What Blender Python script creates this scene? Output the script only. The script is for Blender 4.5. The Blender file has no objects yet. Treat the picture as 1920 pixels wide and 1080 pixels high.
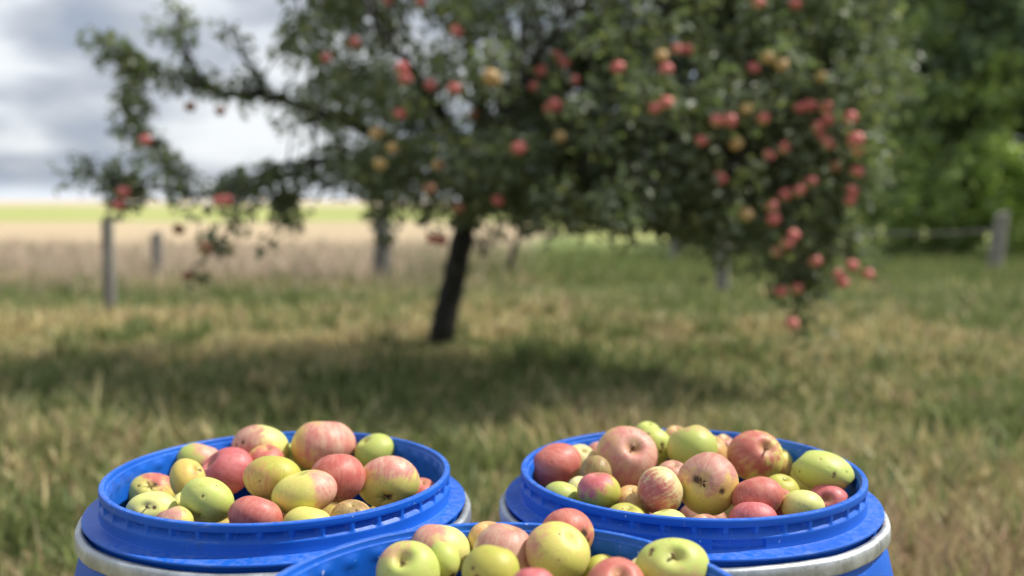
import bpy, math, random
import numpy as np
from mathutils import Vector

R = math.radians
scene = bpy.context.scene
COL = scene.collection
random.seed(7)

# ---------------------------------------------------------------- camera
CAM_Z = 1.223
PITCH = 0.0888
FPX = 1852.7            # focal length in photo pixels (1920 wide)
cam_data = bpy.data.cameras.new("camera")
cam = bpy.data.objects.new("camera", cam_data)
COL.objects.link(cam)
cam.location = (0, 0, CAM_Z)
cam.rotation_euler = (math.pi / 2 - PITCH, 0, 0)
cam_data.sensor_width = 36
cam_data.lens = 36 * FPX / 1920
cam_data.clip_start = 0.05
cam_data.clip_end = 9000
cam_data.dof.use_dof = True
cam_data.dof.focus_distance = 1.10
cam_data.dof.aperture_fstop = (cam_data.lens * 1e-3) / 0.0142
cam_data.dof.aperture_blades = 0
scene.camera = cam

# ---------------------------------------------------------------- light, sky, exposure
SUN_EL, SUN_AZ = R(51), R(12)          # azimuth measured from +X towards +Y (away from the camera)
SUN = Vector((math.cos(SUN_EL) * math.cos(SUN_AZ), math.cos(SUN_EL) * math.sin(SUN_AZ), math.sin(SUN_EL)))
sd = bpy.data.lights.new("sun", 'SUN')
sd.energy = 4.3
sd.angle = R(2.0)
sd.color = (1.0, 0.95, 0.86)
so = bpy.data.objects.new("sun", sd)
COL.objects.link(so)
so.location = (6, 2, 12)
so.rotation_euler = SUN.to_track_quat('Z', 'Y').to_euler()

scene.view_settings.view_transform = 'Standard'
scene.view_settings.look = 'None'
scene.view_settings.exposure = 0.38
scene.view_settings.gamma = 1.0
scene.view_settings.use_curve_mapping = False
scene.render.engine = 'CYCLES'
scene.cycles.use_denoising = True
scene.cycles.max_bounces = 8
scene.cycles.transparent_max_bounces = 8
scene.cycles.sample_clamp_indirect = 6


class NT:
    """small node-tree helper"""
    def __init__(s, tree):
        s.t = tree
        tree.nodes.clear()

    def n(s, kind, ins=None, **kw):
        nd = s.t.nodes.new(kind)
        for k, v in kw.items():
            setattr(nd, k, v)
        for k, v in (ins or {}).items():
            sock = nd.inputs[k]
            if hasattr(v, 'is_output'):
                s.t.links.new(v, sock)
            else:
                sock.default_value = v
        return nd

    def math(s, op, a, b=0.0, c=None, clamp=False):
        ins = {0: a, 1: b}
        if c is not None:
            ins[2] = c
        return s.n('ShaderNodeMath', ins, operation=op, use_clamp=clamp).outputs[0]

    def vmath(s, op, a, b=(0, 0, 0)):
        nd = s.n('ShaderNodeVectorMath', {0: a}, operation=op)
        if op == 'SCALE':
            if hasattr(b, 'is_output'):
                s.t.links.new(b, nd.inputs['Scale'])
            else:
                nd.inputs['Scale'].default_value = b
        elif op != 'NORMALIZE':
            if hasattr(b, 'is_output'):
                s.t.links.new(b, nd.inputs[1])
            else:
                nd.inputs[1].default_value = b
        return nd.outputs[0]

    def noise(s, vec, scale, detail=3.0, rough=0.55, dist=0.0):
        nd = s.n('ShaderNodeTexNoise', {'Scale': scale, 'Detail': detail, 'Roughness': rough, 'Distortion': dist})
        if vec is not None:
            s.t.links.new(vec, nd.inputs['Vector'])
        return nd.outputs[0]

    def step(s, v, lo, hi, a=0.0, b=1.0):
        return s.n('ShaderNodeMapRange', {0: v, 1: lo, 2: hi, 3: a, 4: b}, interpolation_type='SMOOTHSTEP').outputs[0]

    def mix(s, f, a, b, blend='MIX'):
        nd = s.n('ShaderNodeMix', data_type='RGBA', blend_type=blend)
        for i, v in ((0, f), (6, a), (7, b)):
            if hasattr(v, 'is_output'):
                s.t.links.new(v, nd.inputs[i])
            else:
                if i and len(v) == 3:
                    v = (*v, 1)
                nd.inputs[i].default_value = v
        return nd.outputs[2]


def material(name):
    m = bpy.data.materials.new(name)
    m.use_nodes = True
    return m, NT(m.node_tree)


world = bpy.data.worlds.new("World")
scene.world = world
world.use_nodes = True
w = NT(world.node_tree)
sky = w.n('ShaderNodeTexSky', sky_type='NISHITA', sun_disc=False, sun_elevation=SUN_EL,
          sun_rotation=math.pi / 2 - SUN_AZ, altitude=100, air_density=1.0, dust_density=1.2, ozone_density=1.0)
tc = w.n('ShaderNodeTexCoord').outputs['Generated']
sp = w.n('ShaderNodeSeparateXYZ', {0: tc})
zc = w.math('MAXIMUM', sp.outputs[2], 0.0)
# clouds: layers stretched along the horizon, thinner with height above it
zz = w.math('POWER', zc, 0.8)
cv = w.n('ShaderNodeCombineXYZ', {0: w.math('MULTIPLY', sp.outputs[0], 6.4), 1: w.math('MULTIPLY', sp.outputs[1], 6.4),
                                  2: w.math('MULTIPLY', zz, 14.0)}).outputs[0]
big = w.noise(w.vmath('ADD', cv, (3.15, 1.2, 1.37)), 1.0, 3.0, 0.45, 0.2)
fine = w.noise(w.vmath('ADD', cv, (7.0, 2.0, 4.0)), 2.4, 4.0, 0.5, 0.15)
mixn = w.math('ADD', w.math('MULTIPLY', big, 0.72), w.math('MULTIPLY', fine, 0.28))
shade = w.step(mixn, 0.35, 0.64)
ramp = w.n('ShaderNodeValToRGB', {0: shade})
e = ramp.color_ramp.elements
e[0].position, e[0].color = 0.0, (0.31, 0.355, 0.44, 1)
e[1].position, e[1].color = 1.0, (0.75, 0.775, 0.80, 1)
for p, c in ((0.28, (0.40, 0.43, 0.49, 1)), (0.55, (0.50, 0.53, 0.585, 1)), (0.80, (0.65, 0.68, 0.715, 1))):
    x = e.new(p)
    x.color = c
cover = w.step(fine, 0.20, 0.33)
# a paler, hazier strip low on the horizon
low = w.step(zc, 0.0, 0.022)
cloud = w.mix(low, (0.74, 0.79, 0.86), ramp.outputs[0])
skyc = w.mix(1.0, sky.outputs[0], (0.10, 0.10, 0.10), 'MULTIPLY')
cloud = w.mix(1.0, cloud, w.mix(w.step(zc, 0.18, 0.55), (1.0, 1.0, 1.0), (0.88, 0.90, 0.93)), 'MULTIPLY')
full = w.mix(w.math('MULTIPLY', cover, 0.93), skyc, cloud)
bg = w.n('ShaderNodeBackground', {'Color': full, 'Strength': 1.0})
out = w.n('ShaderNodeOutputWorld', {'Surface': bg.outputs[0]})


# ---------------------------------------------------------------- helpers
def tag(o, label=None, cat=None, group=None, kind=None):
    if label:
        o["label"] = label
    if cat:
        o["category"] = cat
    if group:
        o["group"] = group
    if kind:
        o["kind"] = kind
    return o


def empty(name, loc):
    o = bpy.data.objects.new(name, None)
    COL.objects.link(o)
    o.location = loc
    o.empty_display_size = 0.1
    return o


def mesh_obj(name, V, F, mat, parent=None, loc=(0, 0, 0), smooth=True, sharp=None, attrs=None):
    """F: list of index tuples, or a list of numpy (n,k) arrays"""
    me = bpy.data.meshes.new(name)
    V = np.asarray(V, dtype=np.float32)
    if len(F) and isinstance(F[0], np.ndarray) and F[0].ndim == 2:
        loops = np.concatenate([a.ravel() for a in F]).astype(np.int32)
        sizes = np.concatenate([np.full(len(a), a.shape[1], np.int32) for a in F])
        me.vertices.add(len(V))
        me.vertices.foreach_set("co", V.ravel())
        me.loops.add(len(loops))
        me.loops.foreach_set("vertex_index", loops)
        me.polygons.add(len(sizes))
        me.polygons.foreach_set("loop_start", np.concatenate([[0], np.cumsum(sizes)[:-1]]).astype(np.int32))
        me.update(calc_edges=True)
    else:
        me.from_pydata([tuple(v) for v in V], [], [tuple(f) for f in F])
    me.validate()
    me.polygons.foreach_set("use_smooth", np.full(len(me.polygons), bool(smooth)))
    if smooth and sharp:
        me.set_sharp_from_angle(angle=R(sharp))
    for nm, (tp, arr) in (attrs or {}).items():
        a = me.attributes.new(nm, tp, 'POINT')
        arr = np.asarray(arr, dtype=np.float32)
        key = {'FLOAT': 'value', 'FLOAT_VECTOR': 'vector', 'FLOAT_COLOR': 'color'}[tp]
        a.data.foreach_set(key, arr.ravel())
    me.materials.append(mat)
    o = bpy.data.objects.new(name, me)
    COL.objects.link(o)
    o.location = loc
    if parent is not None:
        o.parent = parent
    return o


def grid_faces(nr, nc, wrap=True):
    """faces of an nr x nc vertex grid, wrapping in the second index"""
    i = np.arange(nr - 1)[:, None]
    j = np.arange(nc if wrap else nc - 1)[None, :]
    j2 = (j + 1) % nc
    return np.stack([i * nc + j, i * nc + j2, (i + 1) * nc + j2, (i + 1) * nc + j], -1).reshape(-1, 4)


def tube(points, radii, n=8, cap=True):
    """tapered tube along points -> verts, faces"""
    P = [Vector(p) for p in points]
    V, F = [], []
    side = None
    for i, p in enumerate(P):
        d = (P[min(i + 1, len(P) - 1)] - P[max(i - 1, 0)]).normalized()
        if side is None:
            side = d.orthogonal().normalized()
        side = (side - d * side.dot(d)).normalized()
        up = d.cross(side)
        for k in range(n):
            a = 2 * math.pi * k / n
            V.append(p + (side * math.cos(a) + up * math.sin(a)) * radii[i])
    for i in range(len(P) - 1):
        for k in range(n):
            F.append((i * n + k, i * n + (k + 1) % n, (i + 1) * n + (k + 1) % n, (i + 1) * n + k))
    if cap:
        F.append(tuple(range(n - 1, -1, -1)))
        F.append(tuple((len(P) - 1) * n + k for k in range(n)))
    return V, F


def join(parts):
    V, F = [], []
    for v, f in parts:
        b = len(V)
        V += list(v)
        F += [tuple(b + i for i in t) for t in f]
    return V, F


def smooth_path(pts, k=5, wob=0.0, seed=0):
    """Catmull-Rom through pts with a little wobble"""
    r = random.Random(seed)
    P = [Vector(p) for p in pts]
    P = [P[0] * 2 - P[1]] + P + [P[-1] * 2 - P[-2]]
    o = []
    for i in range(1, len(P) - 2):
        for s in range(k):
            t = s / k
            a, b, c, d = P[i - 1], P[i], P[i + 1], P[i + 2]
            q = 0.5 * ((2 * b) + (c - a) * t + (2 * a - 5 * b + 4 * c - d) * t * t + (3 * b - a - 3 * c + d) * t ** 3)
            if wob and (i > 1 or s):
                q = q + Vector((r.uniform(-wob, wob), r.uniform(-wob, wob), r.uniform(-wob, wob)))
            o.append(q)
    o.append(P[-2])
    return o


def at(px, py, d):
    """world point seen at photo pixel (px, py) at forward distance d"""
    c, s = math.cos(PITCH), math.sin(PITCH)
    x, v = (px - 960) / FPX, -(py - 540) / FPX
    return Vector((x * d, (c + v * s) * d, CAM_Z + (-s + v * c) * d))


def on_ground(px, py):
    c, s = math.cos(PITCH), math.sin(PITCH)
    v = -(py - 540) / FPX
    d = CAM_Z / (s - v * c)
    p = at(px, py, d)
    return Vector((p.x, p.y, 0))


# ---------------------------------------------------------------- materials
def attr(t, name, kind='GEOMETRY', output='Vector'):
    return t.n('ShaderNodeAttribute', attribute_name=name, attribute_type=kind).outputs[output]


def mat_leaf(name, tint=(1, 1, 1), under=(0.20, 0.235, 0.165), transl=0.30, rough=0.42, spec=0.5):
    m, t = material(name)
    col = attr(t, 'leaf_col', output='Color')
    col = t.mix(1.0, col, tint, 'MULTIPLY')
    back = t.n('ShaderNodeNewGeometry').outputs['Backfacing']
    col = t.mix(t.math('MULTIPLY', back, 0.6), col, under)
    bs = t.n('ShaderNodeBsdfPrincipled', {'Base Color': col, 'Roughness': rough, 'Specular IOR Level': spec})
    tr = t.n('ShaderNodeBsdfTranslucent', {'Color': t.mix(1.0, col, (1.25, 1.40, 0.80), 'MULTIPLY')})
    mx = t.n('ShaderNodeMixShader', {0: transl, 1: bs.outputs[0], 2: tr.outputs[0]})
    t.n('ShaderNodeOutputMaterial', {'Surface': mx.outputs[0]})
    return m


def mat_bark(name, a, b):
    m, t = material(name)
    co = t.n('ShaderNodeTexCoord').outputs['Object']
    st = t.vmath('MULTIPLY', co, (1, 1, 0.22))
    n1 = t.noise(st, 34, 5, 0.65)
    n2 = t.noise(co, 5, 3)
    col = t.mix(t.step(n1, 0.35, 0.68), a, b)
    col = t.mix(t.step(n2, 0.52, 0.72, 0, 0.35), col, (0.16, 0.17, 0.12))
    bp = t.n('ShaderNodeBump', {'Strength': 0.9, 'Distance': 0.02, 'Height': n1})
    bs = t.n('ShaderNodeBsdfPrincipled', {'Base Color': col, 'Roughness': 0.9, 'Normal': bp.outputs[0]})
    t.n('ShaderNodeOutputMaterial', {'Surface': bs.outputs[0]})
    return m


def mat_apple():
    m, t = material("apple_skin")
    pos = attr(t, 'skin_pos')
    blush = attr(t, 'blush', output='Fac')
    scar = attr(t, 'scar', output='Fac')
    base = attr(t, 'skin_base', 'OBJECT', 'Color')
    red = attr(t, 'skin_red', 'OBJECT', 'Color')
    stripe_amt = attr(t, 'stripe', 'OBJECT', 'Fac')
    seed = attr(t, 'skin_seed', 'OBJECT', 'Fac')
    off = t.n('ShaderNodeCombineXYZ', {0: seed, 1: t.math('MULTIPLY', seed, 1.7), 2: t.math('MULTIPLY', seed, 0.6)}).outputs[0]
    s = t.n('ShaderNodeSeparateXYZ', {0: pos})
    flat = t.vmath('NORMALIZE', t.n('ShaderNodeCombineXYZ', {0: s.outputs[0], 1: s.outputs[1], 2: 0.0}).outputs[0])
    warp = t.n('ShaderNodeTexNoise', {'Vector': pos, 'Scale': 2.2, 'Detail': 2.0}).outputs['Color']
    mer = t.vmath('ADD', t.vmath('ADD', t.vmath('ADD', t.vmath('SCALE', flat, 1.0), t.vmath('SCALE', t.vmath('SUBTRACT', warp, (0.5, 0.5, 0.5)), 0.22)),
                                 t.n('ShaderNodeCombineXYZ', {0: 0.0, 1: 0.0, 2: t.math('MULTIPLY', s.outputs[2], 0.16)}).outputs[0]), off)
    st = t.noise(mer, 9.0, 4.0, 0.62, 0.15)
    p2 = t.vmath('ADD', pos, off)
    blot = t.noise(p2, 2.3, 4.0, 0.6, 0.3)
    fine = t.noise(p2, 14.0, 3.0, 0.6)
    v = t.math('ADD', blush, t.math('MULTIPLY', t.math('SUBTRACT', st, 0.5), stripe_amt))
    v = t.math('ADD', v, t.math('MULTIPLY', t.math('SUBTRACT', blot, 0.5), 1.05))
    v = t.math('ADD', v, t.math('MULTIPLY', t.math('SUBTRACT', fine, 0.5), 0.22))
    mask = t.step(v, 0.30, 0.78)
    basev = t.mix(t.step(blot, 0.38, 0.66, 0, 0.55), base, t.mix(1.0, base, (0.86, 1.06, 0.72), 'MULTIPLY'))
    # the flush runs through an orange tint before it turns red
    mid = t.mix(0.45, base, t.mix(1.0, red, (1.10, 1.30, 1.10), 'MULTIPLY'))
    c1 = t.mix(t.step(mask, 0.0, 0.55), basev, mid)
    redv = t.mix(t.math('MULTIPLY', t.step(t.math('ADD', t.math('MULTIPLY', st, 0.5), t.math('MULTIPLY', blot, 0.5)), 0.40, 0.60), t.step(stripe_amt, 0.0, 0.6, 0.75, 1.0)), t.mix(1.0, red, (1.18, 2.0, 1.75), 'MULTIPLY'), red)
    c2 = t.mix(t.step(mask, 0.40, 1.0, 0.0, 0.92), c1, redv)
    pres = t.step(t.noise(p2, 1.7, 3.0, 0.6), 0.40, 0.62)
    st2 = t.noise(mer, 24.0, 4.0, 0.7, 0.25)
    c2 = t.mix(t.math('MULTIPLY', pres, t.step(st2, 0.52, 0.66, 0.0, 0.42)), c2, t.mix(1.0, c2, (1.28, 1.65, 1.55), 'MULTIPLY'))
    c2 = t.mix(t.math('MULTIPLY', pres, t.step(st2, 0.46, 0.32, 0.0, 0.26)), c2, t.mix(1.0, c2, (0.72, 0.62, 0.60), 'MULTIPLY'))
    # pale lenticel dots
    vor = t.n('ShaderNodeTexVoronoi', {'Vector': p2, 'Scale': 11.0, 'Randomness': 1.0}).outputs['Distance']
    c2 = t.mix(t.step(vor, 0.05, 0.12, 0.35, 0.0), c2, (0.75, 0.62, 0.36))
    # scuffs and russet
    sc = t.noise(t.vmath('MULTIPLY', p2, (1.0, 2.6, 1.4)), 5.5, 5.0, 0.7, 0.8)
    c2 = t.mix(t.step(sc, 0.56, 0.70, 0.0, 0.50), c2, (0.40, 0.22, 0.10))
    top = t.math('MULTIPLY', t.step(t.math('ABSOLUTE', t.math('SQRT', t.math('ADD', t.math('MULTIPLY', s.outputs[0], s.outputs[0]), t.math('MULTIPLY', s.outputs[1], s.outputs[1])))), 0.10, 0.42, 1.0, 0.0), t.step(fine, 0.30, 0.66, 0.25, 0.9))
    c2 = t.mix(t.math('MULTIPLY', top, 0.62), c2, (0.44, 0.37, 0.13))
    # individual wounds, holes and scabs
    sv = t.math('ADD', scar, t.math('MULTIPLY', t.math('SUBTRACT', fine, 0.5), 0.55))
    c2 = t.mix(t.step(sv, 0.38, 0.58, 0.0, 0.55), c2, (0.26, 0.13, 0.05))
    c2 = t.mix(t.step(sv, 0.60, 0.85, 0.0, 0.92), c2, (0.035, 0.022, 0.012))
    spk = t.noise(p2, 17.0, 2.0, 0.5)
    c2 = t.mix(t.step(spk, 0.70, 0.76, 0.0, 0.55), c2, (0.10, 0.05, 0.02))
    bp = t.n('ShaderNodeBump', {'Strength': 0.25, 'Distance': 0.002, 'Height': t.math('ADD', fine, t.math('MULTIPLY', sv, -1.5))})
    ro = t.math('ADD', 0.30, t.math('MULTIPLY', t.noise(p2, 4.0, 4.0, 0.65), 0.40))
    bs = t.n('ShaderNodeBsdfPrincipled', {'Base Color': c2, 'Roughness': ro, 'Specular IOR Level': 0.42,
                                          'Normal': bp.outputs[0], 'Subsurface Weight': 0.0})
    t.n('ShaderNodeOutputMaterial', {'Surface': bs.outputs[0]})
    return m


def mat_simple(name, col, rough=0.8, spec=0.3):
    m, t = material(name)
    co = t.n('ShaderNodeTexCoord').outputs['Object']
    n = t.noise(co, 90, 3)
    c = t.mix(t.step(n, 0.35, 0.65), tuple(v * 0.6 for v in col), tuple(v * 1.3 for v in col))
    bs = t.n('ShaderNodeBsdfPrincipled', {'Base Color': c, 'Roughness': rough, 'Specular IOR Level': spec})
    t.n('ShaderNodeOutputMaterial', {'Surface': bs.outputs[0]})
    return m


def mat_blue():
    m, t = material("blue_plastic")
    co = t.n('ShaderNodeTexCoord').outputs['Object']
    seed = t.n('ShaderNodeObjectInfo').outputs['Random']
    p = t.vmath('ADD', co, t.n('ShaderNodeCombineXYZ', {0: t.math('MULTIPLY', seed, 9.0), 1: seed, 2: 0.0}).outputs[0])
    n1 = t.noise(p, 9, 4)
    n2 = t.noise(p, 130, 4, 0.65)
    n3 = t.noise(t.vmath('MULTIPLY', p, (1, 1, 0.5)), 230, 2, 0.5)
    geo = t.n('ShaderNodeNewGeometry')
    up = t.n('ShaderNodeSeparateXYZ', {0: geo.outputs['Normal']}).outputs[2]
    col = t.mix(t.step(n1, 0.35, 0.68), (0.0042, 0.098, 0.52), (0.006, 0.120, 0.62))
    dust = t.math('MULTIPLY', t.step(up, 0.55, 0.95), t.math('MULTIPLY', t.step(n2, 0.36, 0.62), t.step(n1, 0.25, 0.6, 0.25, 1.0)))
    col = t.mix(t.math('MULTIPLY', dust, 0.30), col, (0.22, 0.30, 0.52))
    col = t.mix(t.math('MULTIPLY', t.step(n1, 0.50, 0.7), 0.05), col, (0.16, 0.24, 0.50))
    col = t.mix(t.step(n3, 0.735, 0.765, 0, 0.75), col, (0.50, 0.60, 0.80))
    sc1 = t.noise(t.vmath('MULTIPLY', p, (14, 14, 110)), 1.0, 4, 0.7, 0.6)
    sc2 = t.noise(t.vmath('MULTIPLY', p, (160, 160, 22)), 1.0, 3, 0.6, 0.4)
    wear = t.step(t.noise(p, 6.5, 4, 0.65), 0.46, 0.66)
    col = t.mix(t.math('MULTIPLY', wear, t.step(sc1, 0.60, 0.70, 0.0, 0.38)), col, (0.20, 0.31, 0.58))
    col = t.mix(t.math('MULTIPLY', wear, t.step(sc2, 0.66, 0.74, 0.0, 0.30)), col, (0.26, 0.33, 0.50))
    col = t.mix(t.step(t.noise(p, 17, 5, 0.7), 0.60, 0.74, 0.0, 0.35), col, (0.05, 0.075, 0.16))
    bp = t.n('ShaderNodeBump', {'Strength': 0.10, 'Distance': 0.002, 'Height': n2})
    ro = t.math('ADD', 0.34, t.math('MULTIPLY', n2, 0.22))
    bs = t.n('ShaderNodeBsdfPrincipled', {'Base Color': col, 'Roughness': ro, 'Specular IOR Level': 0.34, 'Normal': bp.outputs[0]})
    t.n('ShaderNodeOutputMaterial', {'Surface': bs.outputs[0]})
    return m


def mat_zinc():
    m, t = material("galvanised_steel")
    co = t.n('ShaderNodeTexCoord').outputs['Object']
    vor = t.n('ShaderNodeTexVoronoi', {'Vector': co, 'Scale': 60.0}).outputs['Color']
    v = t.n('ShaderNodeSeparateXYZ', {0: vor}).outputs[0]
    n = t.noise(co, 26, 5, 0.65)
    n2 = t.noise(co, 150, 3)
    col = t.mix(t.step(n, 0.3, 0.7), (0.36, 0.39, 0.41), (0.62, 0.65, 0.67))
    col = t.mix(t.math('MULTIPLY', v, 0.22), col, (0.75, 0.77, 0.78))
    col = t.mix(t.step(n2, 0.62, 0.72, 0, 0.5), col, (0.30, 0.29, 0.27))
    rs_ = t.noise(co, 11, 5, 0.7)
    col = t.mix(t.step(rs_, 0.56, 0.72, 0.0, 0.45), col, (0.22, 0.20, 0.17))
    ro = t.math('ADD', 0.36, t.math('MULTIPLY', n, 0.30))
    bp = t.n('ShaderNodeBump', {'Strength': 0.18, 'Distance': 0.004, 'Height': n})
    bs = t.n('ShaderNodeBsdfPrincipled', {'Base Color': col, 'Metallic': 0.75, 'Roughness': ro, 'Normal': bp.outputs[0]})
    t.n('ShaderNodeOutputMaterial', {'Surface': bs.outputs[0]})
    return m


def mat_ground():
    m, t = material("meadow_ground")
    co = t.n('ShaderNodeNewGeometry').outputs['Position']
    y = t.n('ShaderNodeSeparateXYZ', {0: co}).outputs[1]
    x = t.n('ShaderNodeSeparateXYZ', {0: co}).outputs[0]
    n1 = t.noise(co, 0.55, 5, 0.6)
    n2 = t.noise(co, 3.5, 5, 0.65)
    n3 = t.noise(co, 22, 4, 0.7)
    near = t.mix(t.step(n2, 0.36, 0.64), (0.115, 0.135, 0.045), (0.27, 0.22, 0.11))
    near = t.mix(t.step(n3, 0.45, 0.7, 0, 0.6), near, (0.10, 0.070, 0.038))
    near = t.mix(t.step(n1, 0.50, 0.66, 0, 0.6), near, (0.30, 0.235, 0.105))
    wob = t.math('ADD', y, t.math('MULTIPLY', t.math('SUBTRACT', n1, 0.5), 3.0))
    # a greener strip by the fence, then rough dry grass
    gs = t.math('MULTIPLY', t.step(wob, 9.6, 10.6), t.step(wob, 13.2, 12.2))
    c = t.mix(t.math('MULTIPLY', gs, 0.75), near, (0.125, 0.165, 0.040))
    dry = t.mix(t.step(n2, 0.35, 0.65), (0.34, 0.28, 0.20), (0.44, 0.37, 0.27))
    rg = t.step(x, -0.6, 1.2)
    dry = t.mix(rg, dry, t.mix(t.step(n2, 0.35, 0.65), (0.15, 0.20, 0.06), (0.20, 0.235, 0.085)))
    c = t.mix(t.step(wob, 12.4, 14.5), c, dry)
    far = t.noise(t.vmath('MULTIPLY', co, (0.3, 1, 1)), 0.12, 4)
    stub = t.mix(t.step(far, 0.35, 0.65), (0.47, 0.37, 0.24), (0.56, 0.44, 0.29))
    c = t.mix(t.step(t.math('SUBTRACT', y, t.math('MULTIPLY', t.step(x, -1.0, 2.0), 9.0)), 22, 30), c, stub)
    crop = t.mix(t.step(far, 0.38, 0.62), (0.33, 0.37, 0.12), (0.42, 0.43, 0.17))
    yf = t.math('ADD', y, t.math('MULTIPLY', t.math('SUBTRACT', far, 0.5), 10.0))
    c = t.mix(t.step(t.math('ADD', yf, t.math('MULTIPLY', t.step(x, 0.0, 3.0), 28.0)), 52, 60), c, crop)
    c = t.mix(t.step(yf, 170, 260), c, (0.56, 0.46, 0.34))
    bp = t.n('ShaderNodeBump', {'Strength': 0.6, 'Distance': 0.05, 'Height': n3})
    bs = t.n('ShaderNodeBsdfPrincipled', {'Base Color': c, 'Roughness': 0.95, 'Specular IOR Level': 0.15, 'Normal': bp.outputs[0]})
    t.n('ShaderNodeOutputMaterial', {'Surface': bs.outputs[0]})
    return m


def mat_grass():
    m, t = material("grass_blades")
    col = attr(t, 'leaf_col', output='Color')
    bs = t.n('ShaderNodeBsdfPrincipled', {'Base Color': col, 'Roughness': 0.55, 'Specular IOR Level': 0.35})
    tr = t.n('ShaderNodeBsdfTranslucent', {'Color': col})
    mx = t.n('ShaderNodeMixShader', {0: 0.38, 1: bs.outputs[0], 2: tr.outputs[0]})
    t.n('ShaderNodeOutputMaterial', {'Surface': mx.outputs[0]})
    return m


def mat_wood():
    m, t = material("weathered_wood")
    co = t.n('ShaderNodeTexCoord').outputs['Object']
    n = t.noise(t.vmath('MULTIPLY', co, (1, 1, 0.08)), 60, 4, 0.6)
    n2 = t.noise(co, 6, 3)
    c = t.mix(t.step(n, 0.3, 0.7), (0.15, 0.14, 0.125), (0.31, 0.295, 0.27))
    c = t.mix(t.step(n2, 0.5, 0.7, 0, 0.4), c, (0.16, 0.16, 0.11))
    bp = t.n('ShaderNodeBump', {'Strength': 0.6, 'Distance': 0.01, 'Height': n})
    bs = t.n('ShaderNodeBsdfPrincipled', {'Base Color': c, 'Roughness': 0.9, 'Normal': bp.outputs[0]})
    t.n('ShaderNodeOutputMaterial', {'Surface': bs.outputs[0]})
    return m


M_APPLE = mat_apple()
M_STEM = mat_simple("apple_stem", (0.16, 0.10, 0.05))
M_CALYX = mat_simple("dried_calyx", (0.045, 0.032, 0.02))
M_BLUE = mat_blue()
M_ZINC = mat_zinc()
M_GROUND = mat_ground()
M_GRASS = mat_grass()
M_WOOD = mat_wood()
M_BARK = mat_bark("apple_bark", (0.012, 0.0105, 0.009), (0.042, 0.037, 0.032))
M_BARK_G = mat_bark("grey_bark", (0.09, 0.085, 0.075), (0.22, 0.21, 0.19))
M_LEAF = mat_leaf("apple_leaf", rough=0.5, spec=0.45, transl=0.36)
M_LEAF_B = mat_leaf("broad_leaf", under=(0.13, 0.19, 0.09), transl=0.45, rough=0.5, spec=0.35)

# ---------------------------------------------------------------- ground
S = 4200
g = np.concatenate([np.linspace(-S, -30, 8), np.linspace(-24, 24, 25), np.linspace(30, S, 8)])
gy = np.concatenate([[-S, -600, -60], np.linspace(-10, 30, 41), [40, 60, 90, 140, 220, 400, 800, 1600, S]])
GX, GY = np.meshgrid(g, gy)
GZ = np.zeros_like(GX)
V = np.stack([GX, GY, GZ], -1).reshape(-1, 3)
ground = mesh_obj("ground", V, [grid_faces(len(gy), len(g), wrap=False)], M_GROUND)
tag(ground, "rough grassy meadow running out to stubble and green crop strips", "ground", kind="structure")


# ---------------------------------------------------------------- barrels
NP = 40                 # pockets round the neck
NA = NP * 16


def lathe_rows(rows, name, mat, parent, closed=False, sharp=32):
    """rows: list of (radius array or float, z array or float)"""
    a = np.arange(NA) * 2 * math.pi / NA
    V = np.zeros((len(rows), NA, 3))
    for i, (r, z) in enumerate(rows):
        V[i, :, 0] = r * np.cos(a)
        V[i, :, 1] = r * np.sin(a)
        V[i, :, 2] = z
    F = grid_faces(len(rows), NA)
    if closed:
        b = (len(rows) - 1) * NA
        j = np.arange(NA)
        j2 = (j + 1) % NA
        F = np.concatenate([F, np.stack([b + j, b + j2, j2, j], -1)])
    return mesh_obj(name, V.reshape(-1, 3), [F[:, ::-1]], mat, parent, sharp=sharp)


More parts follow.
